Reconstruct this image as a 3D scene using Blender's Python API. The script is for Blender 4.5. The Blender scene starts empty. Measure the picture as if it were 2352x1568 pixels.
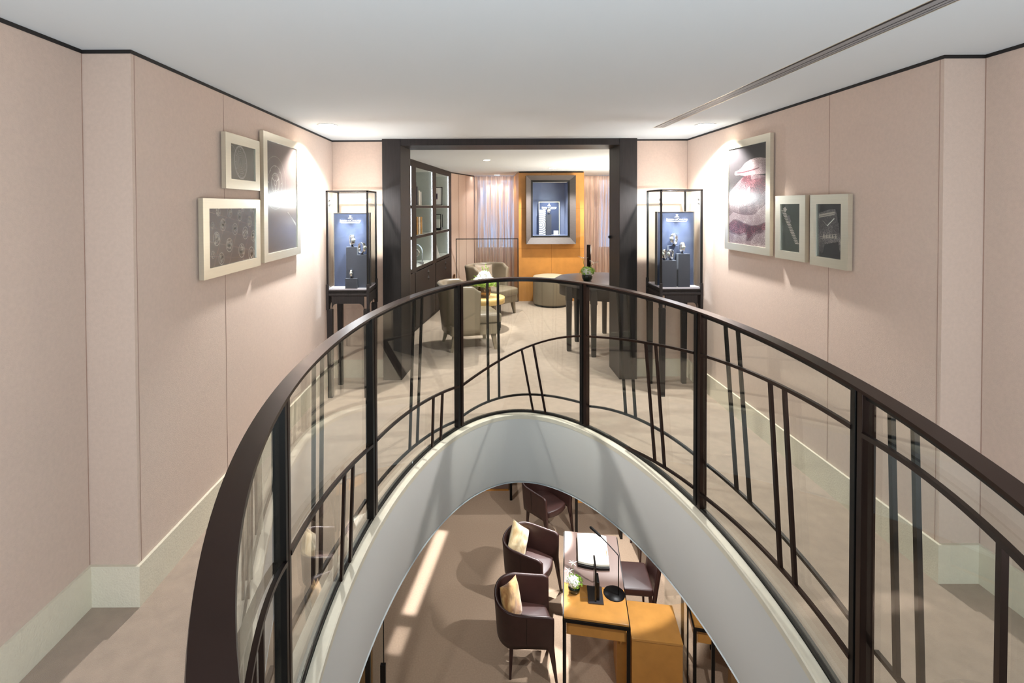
import bpy, bmesh, math, random
import numpy as np
from math import sin, cos, pi, radians as R
from mathutils import Vector, Matrix, noise
S = bpy.context.scene
C = S.collection

# ------------------------------------------------------------------ camera, world, exposure
F = 1150.0
cd = bpy.data.cameras.new('camera'); cam = bpy.data.objects.new('camera', cd); C.objects.link(cam)
cam.location = (0, 0, 1.724)
cam.matrix_world = Matrix.Translation((0, 0, 1.724)) @ Matrix.Rotation(pi/2-.0167, 4, 'X') @ Matrix.Rotation(-.0037, 4, 'Z')
cd.sensor_width = 36; cd.lens = 36*F/2352; cd.clip_start = .02
cd.shift_x = (1176-1102.2)/2352; cd.shift_y = -(784-494.2)/2352
S.camera = cam
w = bpy.data.worlds.new('world'); S.world = w; w.use_nodes = True
bg = w.node_tree.nodes['Background']; bg.inputs[0].default_value = (.36, .63, 1, 1); bg.inputs[1].default_value = .85
S.view_settings.view_transform = 'Standard'; S.view_settings.look = 'None'
S.view_settings.gamma = 1; S.view_settings.use_curve_mapping = False
S.view_settings.exposure = 1.24

def lamp(kind, loc, power, color=(1, .93, .86), size=.05, target=None, spot=100, blend=.5, sy=None, spread=None, parent=None, name='lamp'):
    d = bpy.data.lights.new(name, kind); d.energy = power; d.color = color
    if kind == 'AREA':
        d.size = size
        if sy: d.shape = 'RECTANGLE'; d.size_y = sy
        else: d.shape = 'DISK'
        if spread: d.spread = spread
    else:
        d.shadow_soft_size = size
        if kind == 'SPOT': d.spot_size = R(spot); d.spot_blend = blend
    o = bpy.data.objects.new(name, d); C.objects.link(o)
    loc = Vector(loc)
    t = Vector(target) if target else loc+Vector((0, 0, -1))
    q = (t-loc).to_track_quat('-Z', 'Y')
    if parent is not None:
        o.parent = parent; o.location = loc-parent.location
    else: o.location = loc
    o.rotation_euler = q.to_euler()
    return o
WARM = (1, .95, .90); NEUT = (.97, .985, 1); COOL = (.82, .9, 1); GREENISH = (.92, 1, .86)

# unseen broad fill added, thrown up at the ceiling from behind the camera
lamp('AREA', (.3, -.75, .95), 35, (.80, .91, 1), 2.4, (.3, 2.2, 2.4), sy=.9, name='bounce_fill')
# ------------------------------------------------------------------ materials
def lin(c):
    f = lambda v: v/12.92 if v <= .04045 else ((v+.055)/1.055)**2.4
    return tuple(f(v/255) for v in c)+(1,)
def mat(name, rgb, rough=.5, metal=0, spec=.5, var=0, vscale=8, bump=0, bscale=200, stretch=None, coat=0, emit=None, estr=0, trans=0, sheen=0, bdist=.002):
    m = bpy.data.materials.new(name); m.use_nodes = True
    nt = m.node_tree; N = nt.nodes; L = nt.links; b = N['Principled BSDF']
    c = lin(rgb); b.inputs['Base Color'].default_value = c
    b.inputs['Roughness'].default_value = rough; b.inputs['Metallic'].default_value = metal
    b.inputs['Specular IOR Level'].default_value = spec
    if coat: b.inputs['Coat Weight'].default_value = coat; b.inputs['Coat Roughness'].default_value = .08
    if sheen: b.inputs['Sheen Weight'].default_value = sheen
    if emit: b.inputs['Emission Color'].default_value = lin(emit); b.inputs['Emission Strength'].default_value = estr
    tc = N.new('ShaderNodeTexCoord'); mp = N.new('ShaderNodeMapping'); L.new(tc.outputs['Object'], mp.inputs[0])
    if stretch: mp.inputs['Scale'].default_value = stretch
    if var:
        n = N.new('ShaderNodeTexNoise'); n.inputs['Scale'].default_value = vscale; n.inputs['Detail'].default_value = 6; L.new(mp.outputs[0], n.inputs[0])
        r = N.new('ShaderNodeMapRange'); L.new(n.outputs[0], r.inputs[0]); r.inputs[1].default_value = .3; r.inputs[2].default_value = .7
        r.inputs[3].default_value = 1-var; r.inputs[4].default_value = 1+var
        mx = N.new('ShaderNodeVectorMath'); mx.operation = 'SCALE'; mx.inputs[0].default_value = c[:3]; L.new(r.outputs[0], mx.inputs['Scale'])
        L.new(mx.outputs[0], b.inputs['Base Color'])
    if bump:
        n = N.new('ShaderNodeTexNoise'); n.inputs['Scale'].default_value = bscale; n.inputs['Detail'].default_value = 4; L.new(mp.outputs[0], n.inputs[0])
        bp = N.new('ShaderNodeBump'); bp.inputs['Strength'].default_value = bump; bp.inputs['Distance'].default_value = bdist
        L.new(n.outputs[0], bp.inputs['Height']); L.new(bp.outputs[0], b.inputs['Normal'])
    return m
def glassmat(name, tint, ior=1.45, rough=0.0, refl=1.0):
    m = bpy.data.materials.new(name); m.use_nodes = True; nt = m.node_tree; N = nt.nodes; L = nt.links
    N.remove(N['Principled BSDF']); out = N['Material Output']
    t = N.new('ShaderNodeBsdfTransparent'); t.inputs[0].default_value = tint+(1,)
    g = N.new('ShaderNodeBsdfGlossy'); g.inputs['Roughness'].default_value = rough; g.inputs['Color'].default_value = (refl, refl, refl, 1)
    lw = N.new('ShaderNodeLayerWeight'); pw = N.new('ShaderNodeMath'); pw.operation = 'POWER'; L.new(lw.outputs['Facing'], pw.inputs[0]); lw.inputs['Blend'].default_value = .5; pw.inputs[1].default_value = 5
    r0 = ((ior-1)/(ior+1))**2; fr = N.new('ShaderNodeMath'); fr.operation = 'MULTIPLY_ADD'; L.new(pw.outputs[0], fr.inputs[0]); fr.inputs[1].default_value = 1-r0; fr.inputs[2].default_value = r0
    mx = N.new('ShaderNodeMixShader'); L.new(fr.outputs[0], mx.inputs[0]); L.new(t.outputs[0], mx.inputs[1]); L.new(g.outputs[0], mx.inputs[2])
    L.new(mx.outputs[0], out.inputs[0]); return m
def emis(name, rgb, s):
    m = bpy.data.materials.new(name); m.use_nodes = True; nt = m.node_tree; nt.nodes.remove(nt.nodes['Principled BSDF'])
    e = nt.nodes.new('ShaderNodeEmission'); e.inputs[0].default_value = lin(rgb); e.inputs[1].default_value = s
    nt.links.new(e.outputs[0], nt.nodes['Material Output'].inputs[0]); return m

M = dict(
 wall=mat('wall_felt', (211, 189, 174), .95, var=.035, vscale=60, bump=.3, bscale=240, sheen=.25, bdist=.003),
 seam=mat('seam', (168, 138, 124), .9),
 base=mat('cream_plaster', (226, 219, 200), .8, var=.02, vscale=30, bump=.6, bscale=110, bdist=.004),
 trim=mat('black_trim', (28, 24, 23), .6),
 ceil=mat('ceiling_paint', (221, 228, 232), .9),
 slab=mat('fascia_paint', (222, 222, 220), .75),
 carpet=mat('carpet', (174, 156, 140), 1, var=.08, vscale=14, bump=.8, bscale=320, sheen=.2, bdist=.004),
 carpet2=mat('carpet_lower', (190, 163, 138), 1, var=.07, vscale=60, bump=.8, bscale=260, bdist=.004),
 curb=mat('curb_stone', (228, 222, 205), .45, var=.04, vscale=20),
 dwood=mat('dark_wood', (36, 32, 32), .5, spec=.3, var=.25, vscale=6, stretch=(14, 14, .9), bump=.25, bscale=30),
 dwood2=mat('dark_wood_cabinet', (40, 34, 31), .55, spec=.3, var=.22, vscale=6, stretch=(14, 14, .9), bump=.2, bscale=30),
 bronze=mat('bronze_metal', (58, 44, 40), .34, metal=.85, spec=.5, var=.05, vscale=5),
 black=mat('black_metal', (14, 12, 12), .42, spec=.3),
 blackg=mat('black_gloss', (16, 14, 15), .2, coat=.3),
 alu=mat('champagne_aluminium', (224, 220, 204), .34, metal=.75, var=.03, vscale=4, stretch=(1, 1, 40)),
 steel=mat('polished_steel', (225, 225, 228), .12, metal=1),
 gold=mat('gold', (215, 165, 90), .25, metal=1),
 navy=mat('navy_suede', (35, 47, 76), .85, var=.14, vscale=9, stretch=(1, 1, .5), sheen=.4),
 slate=mat('slate_plinth', (50, 54, 68), .8, sheen=.2),
 grayin=mat('shelf_lining', (176, 182, 176), .8, var=.03, vscale=20),
 white=mat('white', (240, 240, 238), .5),
 cream=mat('cream_paper', (245, 238, 220), .7),
 orange=mat('orange_leather', (206, 144, 70), .42, var=.09, vscale=7, bump=.1, bscale=60, coat=.15),
 orangeg=mat('orange_lacquer', (206, 146, 74), .22, var=.08, vscale=9, coat=.5),
 taupe=mat('taupe_leather', (126, 114, 95), .38, var=.03, vscale=12, bump=.15, bscale=120),
 taupec=mat('taupe_cushion', (140, 124, 104), .5, var=.06, vscale=9, sheen=.3),
 brown=mat('brown_leather', (62, 38, 34), .42, var=.12, vscale=10, bump=.12, bscale=120),
 browntop=mat('brown_desk_leather', (132, 108, 98), .45),
 oak=mat('oak_veneer', (150, 112, 70), .5, var=.12, vscale=6, stretch=(20, 20, 1)),
 lightwood=mat('light_wood', (226, 190, 120), .4, var=.08, vscale=5, stretch=(3, 12, 3)),
 petal=mat('white_petal', (253, 253, 248), .6),
 leafg=mat('fresh_green', (150, 190, 70), .5, var=.25, vscale=40),
 stem=mat('stem_green', (110, 140, 60), .5),
 dgreen=mat('dark_green_bowl', (22, 34, 24), .15, coat=.6),
 vase=mat('bronze_vase', (120, 92, 58), .22, metal=.7, var=.1, vscale=10),
 pict=mat('picture_paper', (60, 55, 55), .35),
 gl_rail=glassmat('railing_glass', (.962, .984, .966), 1.5),
 gl=glassmat('clear_glass', (.97, .985, .975), 1.25, refl=.8),
 gl_art=glassmat('print_glazing', (.97, .985, .975), 1.15, rough=.24), led=emis('led_strip', (240, 246, 255), 11), dl=emis('downlight_lens', (255, 244, 228), 8),
)
# fur for the two cushions
def fur(name, c1, c2):
    m = mat(name, c1, .7, sheen=.5); nt = m.node_tree; N = nt.nodes; L = nt.links; b = N['Principled BSDF']
    tc = N.new('ShaderNodeTexCoord'); n = N.new('ShaderNodeTexNoise'); n.inputs['Scale'].default_value = 9; n.inputs['Detail'].default_value = 5; n.inputs['Distortion'].default_value = 1.2
    mp = N.new('ShaderNodeMapping'); mp.inputs['Scale'].default_value = (.7, 2.2, .7); L.new(tc.outputs['Object'], mp.inputs[0]); L.new(mp.outputs[0], n.inputs[0])
    r = N.new('ShaderNodeValToRGB'); r.color_ramp.elements[0].position = .35; r.color_ramp.elements[1].position = .62
    r.color_ramp.elements[0].color = lin(c2); r.color_ramp.elements[1].color = lin(c1); L.new(n.outputs[0], r.inputs[0]); L.new(r.outputs[0], b.inputs['Base Color'])
    return m
M['fur1'] = fur('pale_fur', (240, 222, 180), (205, 170, 115)); M['fur2'] = fur('tan_fur', (222, 178, 112), (165, 110, 55))
def curtainmat():
    m = bpy.data.materials.new('sheer_curtain'); m.use_nodes = True; nt = m.node_tree; N = nt.nodes; L = nt.links
    N.remove(N['Principled BSDF'])
    d = N.new('ShaderNodeBsdfDiffuse'); d.inputs[0].default_value = lin((234, 206, 184))
    t = N.new('ShaderNodeBsdfTranslucent'); t.inputs[0].default_value = lin((225, 222, 225))
    tr = N.new('ShaderNodeBsdfTransparent'); tr.inputs[0].default_value = (.8, .85, .95, 1)
    tc = N.new('ShaderNodeTexCoord'); mp = N.new('ShaderNodeMapping'); mp.inputs['Scale'].default_value = (1, 0, .04); L.new(tc.outputs['Object'], mp.inputs[0])
    n = N.new('ShaderNodeTexNoise'); n.inputs['Scale'].default_value = 34; n.inputs['Detail'].default_value = 3; L.new(mp.outputs[0], n.inputs[0])
    fm = N.new('ShaderNodeMapRange'); L.new(n.outputs[0], fm.inputs[0]); fm.inputs[1].default_value = .42; fm.inputs[2].default_value = .68; fm.inputs[3].default_value = .02; fm.inputs[4].default_value = .42
    a = N.new('ShaderNodeMixShader'); a.inputs[0].default_value = .22; L.new(d.outputs[0], a.inputs[1]); L.new(t.outputs[0], a.inputs[2])
    b = N.new('ShaderNodeMixShader'); L.new(fm.outputs[0], b.inputs[0]); L.new(a.outputs[0], b.inputs[1]); L.new(tr.outputs[0], b.inputs[2])
    L.new(b.outputs[0], N['Material Output'].inputs[0]); return m
M['curtain'] = curtainmat()

# ------------------------------------------------------------------ mesh builder
class MB:
    def __init__(s): s.v = []; s.f = []; s.m = []; s.s = []
    def add(s, vs, fs, mi=0, sm=False, mtx=None):
        b = len(s.v)
        for p in vs:
            p = Vector(p)
            s.v.append(tuple(mtx @ p if mtx else p))
        for f in fs: s.f.append([b+i for i in f]); s.m.append(mi); s.s.append(sm)
        return s
    def box(s, x0, x1, y0, y1, z0, z1, mi=0, mtx=None):
        v = [(x, y, z) for z in (z0, z1) for (x, y) in ((x0, y0), (x1, y0), (x1, y1), (x0, y1))]
        return s.add(v, [(0, 3, 2, 1), (4, 5, 6, 7), (0, 1, 5, 4), (1, 2, 6, 5), (2, 3, 7, 6), (3, 0, 4, 7)], mi, False, mtx)
    def frustum(s, c0, w0, d0, c1, w1, d1, mi=0, mtx=None):
        v = []
        for c, w_, d_ in ((c0, w0, d0), (c1, w1, d1)):
            v += [(c[0]-w_/2, c[1]-d_/2, c[2]), (c[0]+w_/2, c[1]-d_/2, c[2]), (c[0]+w_/2, c[1]+d_/2, c[2]), (c[0]-w_/2, c[1]+d_/2, c[2])]
        return s.add(v, [(0, 3, 2, 1), (4, 5, 6, 7), (0, 1, 5, 4), (1, 2, 6, 5), (2, 3, 7, 6), (3, 0, 4, 7)], mi, False, mtx)
    def prism(s, poly, z0, z1, mi=0, sm=False, mtx=None):
        n = len(poly)
        s.add([(x, y, z0) for x, y in poly], [tuple(range(n))[::-1]], mi, False, mtx)
        s.add([(x, y, z1) for x, y in poly], [tuple(range(n))], mi, False, mtx)
        v = [(x, y, z0) for x, y in poly]+[(x, y, z1) for x, y in poly]
        return s.add(v, [(i, (i+1) % n, n+(i+1) % n, n+i) for i in range(n)], mi, sm, mtx)
    def lathe(s, prof, n=32, c=(0, 0, 0), mi=0, mtx=None, sx=1, sy=1):
        v = []; f = []
        for r, z in prof:
            for k in range(n): a = 2*pi*k/n; v.append((c[0]+r*cos(a)*sx, c[1]+r*sin(a)*sy, c[2]+z))
        for j in range(len(prof)-1):
            for k in range(n): f.append((j*n+k, j*n+(k+1) % n, (j+1)*n+(k+1) % n, (j+1)*n+k))
        f.append(tuple(range(n))[::-1]); f.append(tuple((len(prof)-1)*n+k for k in range(n)))
        return s.add(v, f, mi, True, mtx)
    def tube(s, pts, r, n=10, mi=0, mtx=None):
        P = [Vector(p) for p in pts]; v = []; f = []
        rs = r if isinstance(r, (list, tuple)) else [r]*len(P)
        up = Vector((.13, .27, .95)); X = None
        for i, p in enumerate(P):
            t = (P[min(i+1, len(P)-1)]-P[max(i-1, 0)]).normalized()
            if X is None: X = t.cross(up if abs(t.dot(up)) < .9 else Vector((1, 0, 0))).normalized()
            else: X = (X-t*X.dot(t)).normalized()
            Y = t.cross(X)
            for k in range(n): a = 2*pi*k/n; v.append(p+(X*cos(a)+Y*sin(a))*rs[i])
        for j in range(len(P)-1):
            for k in range(n): f.append((j*n+k, j*n+(k+1) % n, (j+1)*n+(k+1) % n, (j+1)*n+k))
        f.append(tuple(range(n))[::-1]); f.append(tuple((len(P)-1)*n+k for k in range(n)))
        return s.add(v, f, mi, True, mtx)
    def bar(s, p, q, a, b, nrm=(0, 0, 1), mi=0):
        p = Vector(p); q = Vector(q); t = (q-p).normalized(); n_ = Vector(nrm); n_ = (n_-t*n_.dot(t)).normalized(); u = t.cross(n_)
        v = []
        for c in (p, q): v += [c-u*a/2-n_*b/2, c+u*a/2-n_*b/2, c+u*a/2+n_*b/2, c-u*a/2+n_*b/2]
        return s.add(v, [(0, 3, 2, 1), (4, 5, 6, 7), (0, 1, 5, 4), (1, 2, 6, 5), (2, 3, 7, 6), (3, 0, 4, 7)], mi)
    def ball(s, c, r, mi=0, sz=1, n=10, m_=6, mtx=None):
        prof = [(max(1e-4, r*sin(pi*j/m_)), -r*sz*cos(pi*j/m_)) for j in range(m_+1)]
        return s.lathe(prof, n, c, mi, mtx)
    def grid(s, fn, nu, nv, mi=0, sm=True, closed_u=False, mtx=None):
        v = [fn(i/nu if closed_u else i/(nu), j/nv) for j in range(nv+1) for i in range(nu if closed_u else nu+1)]
        W = nu if closed_u else nu+1; f = []
        for j in range(nv):
            for i in range(nu): a = j*W+i; b = j*W+(i+1) % W; f.append((a, b, b+W, a+W))
        return s.add(v, f, mi, sm, mtx)
    def build(s, name, mats, parent=None, bevel=0, loc=None, rz=0, solid=0, sub=0, weld=False, recalc=True, seg=2):
        me = bpy.data.meshes.new(name); me.from_pydata([tuple(p) for p in s.v], [], s.f)
        if not isinstance(mats, (list, tuple)): mats = [mats]
        for m in mats: me.materials.append(m)
        me.polygons.foreach_set('material_index', s.m); me.polygons.foreach_set('use_smooth', s.s)
        if recalc or weld:
            bm = bmesh.new(); bm.from_mesh(me)
            if weld: bmesh.ops.remove_doubles(bm, verts=bm.verts, dist=1e-5)
            if recalc: bmesh.ops.recalc_face_normals(bm, faces=bm.faces)
            bm.to_mesh(me); bm.free()
        me.update()
        o = bpy.data.objects.new(name, me); C.objects.link(o)
        if parent is not None: o.parent = parent
        if loc: o.location = loc
        o.rotation_euler.z = rz
        if solid: md = o.modifiers.new('solid', 'SOLIDIFY'); md.thickness = solid; md.offset = 0
        if sub: md = o.modifiers.new('sub', 'SUBSURF'); md.levels = sub; md.render_levels = sub
        if bevel: md = o.modifiers.new('bevel', 'BEVEL'); md.width = bevel; md.segments = seg; md.limit_method = 'ANGLE'; md.angle_limit = R(40)
        return o
def thing(name, label, cat, loc=(0, 0, 0), rz=0, group=None, rot=None):
    o = bpy.data.objects.new(name, None); C.objects.link(o); o.empty_display_size = .1
    o.location = loc; o.rotation_euler = rot if rot else (0, 0, rz); o['label'] = label; o['category'] = cat
    if group: o['group'] = group
    return o
def tag(o, label, cat, group=None):
    o['label'] = label; o['category'] = cat
    if group: o['group'] = group
    return o
def struct(o): o['kind'] = 'structure'; return o
def dup(root, loc, rz, label, group=None):
    r = root.copy(); C.objects.link(r); r.location = loc; r.rotation_euler.z = rz; r['label'] = label
    if group: r['group'] = group
    for ch in root.children:
        c = ch.copy(); C.objects.link(c); c.parent = r
        for g in ch.children: d = g.copy(); C.objects.link(d); d.parent = c
    return r
def textmesh(body, size, name, m, parent, mtx, caps=True, ext=.0006):
    cu = bpy.data.curves.new(name, 'FONT'); cu.body = body; cu.size = size; cu.align_x = 'CENTER'; cu.extrude = ext
    cu.small_caps_scale = .74
    if caps:
        for ch in cu.body_format: ch.use_small_caps = True
    tmp = bpy.data.objects.new(name, cu); C.objects.link(tmp)
    dg = bpy.context.evaluated_depsgraph_get(); me = bpy.data.meshes.new_from_object(tmp.evaluated_get(dg))
    bpy.data.objects.remove(tmp); bpy.data.curves.remove(cu)
    me.transform(mtx); me.name = name; me.materials.clear(); me.materials.append(m)
    o = bpy.data.objects.new(name, me); C.objects.link(o); o.parent = parent; return o
# ------------------------------------------------------------------ the shell of the upper floor
XL, XR, XLi, XRi, YL, YR, YF = -1.489, 2.095, -1.697, 2.279, 2.149, 2.266, 5.06
H = 2.4; HI = 2.365; ZL = -3.1; ZS = -.55
Q = [0.3147, 2.1317, 0.98325, 1.98412, -0.01356, 0.01319, -0.00056, -0.00223, 0.00371, 0.00361]
def oval(deg, off=0.0, z=0.0):                       # the oval opening of the floor: a point of its outline, moved outwards by off
    def P(t):
        g = Q[4:]; m = 1+g[0]*cos(2*t)+g[1]*sin(2*t)+g[2]*cos(3*t)+g[3]*sin(3*t)+g[4]*cos(4*t)+g[5]*sin(4*t)
        return np.array([Q[0]+Q[2]*m*cos(t), Q[1]+Q[3]*m*sin(t)])
    t = R(deg); p = P(t); d = P(t+1e-4)-P(t-1e-4); d /= np.hypot(*d)
    return Vector((p[0]+off*d[1], p[1]-off*d[0], z))
NRING = 144
def holed(z, off, x0, x1, y0, y1, mb, up=True):
    c = Vector((Q[0], Q[1], z)); angs = [360*k/NRING for k in range(NRING)]
    ins = [oval(a, off, z) for a in angs]; outs = []
    for p in ins:
        d = (p-c); d.z = 0
        ts = []
        if d.x > 1e-9: ts.append((x1-c.x)/d.x)
        if d.x < -1e-9: ts.append((x0-c.x)/d.x)
        if d.y > 1e-9: ts.append((y1-c.y)/d.y)
        if d.y < -1e-9: ts.append((y0-c.y)/d.y)
        outs.append(c+d*min(ts))
    v = ins+outs; f = []
    for k in range(NRING):
        k2 = (k+1) % NRING
        a, b = outs[k], outs[k2]; corner = None
        if abs(a.x-b.x) > 1e-3 and abs(a.y-b.y) > 1e-3:
            corner = Vector((x0 if min(abs(a.x-x0), abs(b.x-x0)) < 1e-3 else x1, y0 if min(abs(a.y-y0), abs(b.y-y0)) < 1e-3 else y1, z))
        q = [k, NRING+k]
        if corner is not None: v.append(corner); q.append(len(v)-1)
        q += [NRING+k2, k2]
        f.append(q if up else q[::-1])
    mb.add(v, f)
IN = -.062
mb = MB(); holed(0, IN+.02, -3, 4, -2.6, 11.2, mb); o = struct(mb.build('floor', M['carpet'], recalc=False))
mb = MB(); holed(ZS, IN, -4.5, 6, -2.6, 11.6, mb, up=False); struct(mb.build('ceiling_lower', M['ceil'], recalc=False))
def ringstrip(mb, secs, a0, a1, n, mi=0, sm=True, cap=True):
    # secs: closed list of (off, zfun or z); swept along the oval from a0 to a1 degrees
    v = []; f = []; K = len(secs)
    for i in range(n+1):
        a = a0+(a1-a0)*i/n
        for off, z in secs: v.append(oval(a, off, z(a) if callable(z) else z))
    for i in range(n):
        for k in range(K): f.append((i*K+k, i*K+(k+1) % K, (i+1)*K+(k+1) % K, (i+1)*K+k))
    if cap: f.append(tuple(range(K))); f.append(tuple(n*K+k for k in range(K))[::-1])
    # hard edges between the sides: one strip per side
    if not sm: mb.add(v, f, mi, False)
    else:
        for k in range(K):
            vv = []
            for i in range(n+1): vv += [v[i*K+k], v[i*K+(k+1) % K]]
            mb.add(vv, [(2*i, 2*i+1, 2*i+3, 2*i+2) for i in range(n)], mi, True)
        if cap: mb.add(v[:K], [tuple(range(K))], mi); mb.add(v[-K:], [tuple(range(K))[::-1]], mi)
mb = MB()
prof = [(IN, .004), (IN, ZS+.02), (IN+.006, ZS+.006), (IN+.02, ZS)]
v = []; n = 180
for i in range(n):
    for off, z in prof: v.append(oval(360*i/n, off, z))
mb.add(v, [(i*4+k, i*4+k+1, ((i+1) % n)*4+k+1, ((i+1) % n)*4+k) for i in range(n) for k in range(3)], 0, True)
struct(mb.build('trim_void_fascia', M['slab'], recalc=False))
mb = MB(); ringstrip(mb, [(IN-.002, -.02), (IN-.002, .010), (IN+.004, .014), (-.014, .014), (-.0125, .010), (-.0125, -.02)], 0, 360, 180, cap=False)
struct(mb.build('trim_void_curb', M['curb']))

def wallpoly(name, poly, m=M['wall'], z0=0, z1=H+.12):
    return struct(MB().prism(poly, z0, z1).build(name, m))
T = .35
wl = wallpoly('wall_left', [(XL, YF+.3), (XL, YL), (XLi, YL), (XLi, -2.5), (XLi-T, -2.5), (XLi-T, YF+.3)])
wr = wallpoly('wall_right', [(XR, YR), (XR, YF+.3), (XRi+T, YF+.3), (XRi+T, -2.5), (XRi, -2.5), (XRi, YR)])
wallpoly('wall_back', [(-2.1, -2.6), (2.7, -2.6), (2.7, -2.5), (-2.1, -2.5)])
wallpoly('wall_far_left', [(XL, YF), (-.967, YF), (-.967, YF+.28), (XL, YF+.28)])
wallpoly('wall_far_right', [(1.561, YF), (XR, YF), (XR, YF+.28), (1.561, YF+.28)])
def seams(par, L):
    for (x, y, nx, ny) in L:
        tx, ty = -ny, nx; w_ = .0013; d = .0012
        p = [(x-tx*w_, y-ty*w_), (x+tx*w_, y+ty*w_), (x+tx*w_+nx*d, y+ty*w_+ny*d), (x-tx*w_+nx*d, y-ty*w_+ny*d)]
        MB().prism(p, .18, H-.016).build('panel_seam', M['seam'], par)
seams(wl, [(XL, 2.92, 1, 0), (XL, YL+.02, 1, 0), (XLi, YL-.004, 1, 0), (XL, YF-.003, 1, 0)])
seams(wr, [(XR, 3.005, -1, 0), (XR, YR+.02, -1, 0), (XRi, YR-.004, -1, 0), (XR, YF-.003, -1, 0)])
def run(name, pts, inset, z0, z1, m):
    mb = MB()
    # pts: polyline in plan, inset along each segment's left normal
    P = [Vector(p) for p in pts]; offs = []
    for i, p in enumerate(P):
        ns = []
        if i > 0: d = (P[i]-P[i-1]).normalized(); ns.append(Vector((-d.y, d.x)))
        if i < len(P)-1: d = (P[i+1]-P[i]).normalized(); ns.append(Vector((-d.y, d.x)))
        nn = ns[0] if len(ns) == 1 else (ns[0]+ns[1])/(1+ns[0].dot(ns[1]))
        offs.append(p+nn*inset)
    for i in range(len(P)-1):
        a, b, c, d = P[i], P[i+1], offs[i+1], offs[i]
        mb.prism([(a.x, a.y), (b.x, b.y), (c.x, c.y), (d.x, d.y)], z0, z1)
    return struct(mb.build(name, m))
Lp = [(-.967, YF), (XL, YF), (XL, YL), (XLi, YL), (XLi, -2.5)]
Rp = [(XRi, -2.5), (XRi, YR), (XR, YR), (XR, YF), (1.561, YF)]
for nm, P in (('left', Lp), ('right', Rp)):
    run('baseboard_'+nm, P, .014, .0, .178, M['base'])
    run('trim_shadow_gap_'+nm, P, .003, H-.016, H, M['trim'])  # black strip put in place of the shaded gap under the ceiling
# ceiling with a slot for the linear diffuser
SX0, SX1, SY = 1.492, 1.582, 4.32
mb = MB(); mb.box(-2.2, SX0, -2.6, 5.2, H, H+.1); mb.box(SX1, 2.8, -2.6, 5.2, H, H+.1); mb.box(SX0, SX1, SY, 5.2, H, H+.1)
struct(mb.build('ceiling', M['ceil']))
t = thing('linear_air_diffuser', 'long narrow slot diffuser with dark gaps recessed in the white ceiling', 'air vent', (SX0, 0, H))
W_ = SX1-SX0
MB().box(0, W_, -2.5, SY-.001, .05, .07).build('back_tray', M['black'], t)
mb = MB(); mb.box(-.003, .001, -2.5, SY+.003, -.001, .06); mb.box(W_-.001, W_+.004, -2.5, SY+.003, -.001, .06); mb.box(0, W_, SY-.003, SY+.003, -.001, .06)
mb.build('frame', M['alu'], t)
greyb = mat('diffuser_grey', (150, 150, 152), .5)
for x0, x1 in ((.016, .046), (.053, .068), (.073, .084)):
    MB().box(x0, x1, -2.5, SY-.006, -.0008, .004).build('blade', greyb, t)
for x0, x1 in ((.001, .016), (.046, .053), (.068, .073)):
    MB().box(x0, x1, -2.5, SY-.004, .0, .005).build('slot_shade_strip', M['black'], t)  # flush black strips put the shade of the open gaps into colour
for k in range(14): MB().box(.046, .073, .7+k*.26, .712+k*.26, -.0006, .004).build('blade_clip', M['black'], t)

# portal of dark wood
t = thing('portal_frame', 'wide dark-stained wooden door surround between the two display cabinets', 'door frame', (0, 4.966, 0))
MB().prism([(-.967, 0), (-.785, 0), (-.742, .34), (-.742, .404), (-.967, .404)], 0, H-.001).build('left_post', M['dwood'], t, bevel=.003)
p = MB().prism([(1.385, 0), (1.561, 0), (1.561, .404), (1.388, .404), (1.388, .34)], 0, H-.001).build('right_post', M['dwood'], t, bevel=.003)
MB().prism([(-.785, .005), (1.386, .005), (1.388, .404), (-.742, .404)], 2.335, H-.001).build('header', M['dwood'], t, bevel=.002)
mb = MB().box(1.366, 1.388, .33, .35, 1.385, 1.415); mb.box(1.362, 1.37, .325, .355, 1.395, 1.407)
mb.build('latch', M['black'], t)

# ------------------------------------------------------------------ the balustrade around the oval void
ZT = 1.137
bal = thing('balustrade', 'dark bronze and glass balustrade curving around the oval floor opening', 'railing', (0, 0, 0))
mb = MB(); ringstrip(mb, [(-.031, ZT-.010), (-.029, ZT), (.029, ZT), (.031, ZT-.010)], 0, 360, 240, cap=False); mb.build('handrail', M['bronze'], bal)
mb = MB(); ringstrip(mb, [(-.012, ZT-.032), (-.012, ZT-.010), (.014, ZT-.010), (.014, ZT-.032)], 0, 360, 240, cap=False); mb.build('glazing_channel', M['black'], bal)
mb = MB(); ringstrip(mb, [(-.012, .0), (-.012, .030), (.014, .030), (.014, .0)], 0, 360, 240, cap=False); mb.build('bottom_rail', M['black'], bal)
POST = [-52, -15.4, 19.8, 60.1, 119.6, 162.2, 196.8, 232, 270, 308]
for a in POST[1:]:
    e = math.degrees(.019/np.hypot(*(oval(a+1, 0)-oval(a-1, 0))[:2])*R(2))
    pp = None
    for s_ in (-1, 1):
        c = oval(a+s_*e); d = (oval(a+1)-oval(a-1)).normalized(); nn = Vector((d.y, -d.x, 0))
        mb = MB(); mb.bar(c+Vector((0, 0, .03))-nn*.003, c+Vector((0, 0, ZT-.011))-nn*.003, .042, .027, nrm=d)
        mb.build('post', M['black'] if s_ > 0 else M['bronze'], bal, bevel=.0015)
    MB().bar(oval(a, -.012, .9), oval(a, .012, .9), .03, .02).build('post_spacer', M['black'], bal)
def interp(L):
    L = sorted(L); xs = [p[0] for p in L]; ys = [p[1] for p in L]
    # smooth: quadratic fit when few points, else linear
    if len(L) >= 3:
        co = np.polyfit(xs, ys, 3 if len(L) >= 6 else 2); return lambda a: float(np.polyval(co, a))
    return lambda a: float(np.interp(a, xs, ys))
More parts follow.
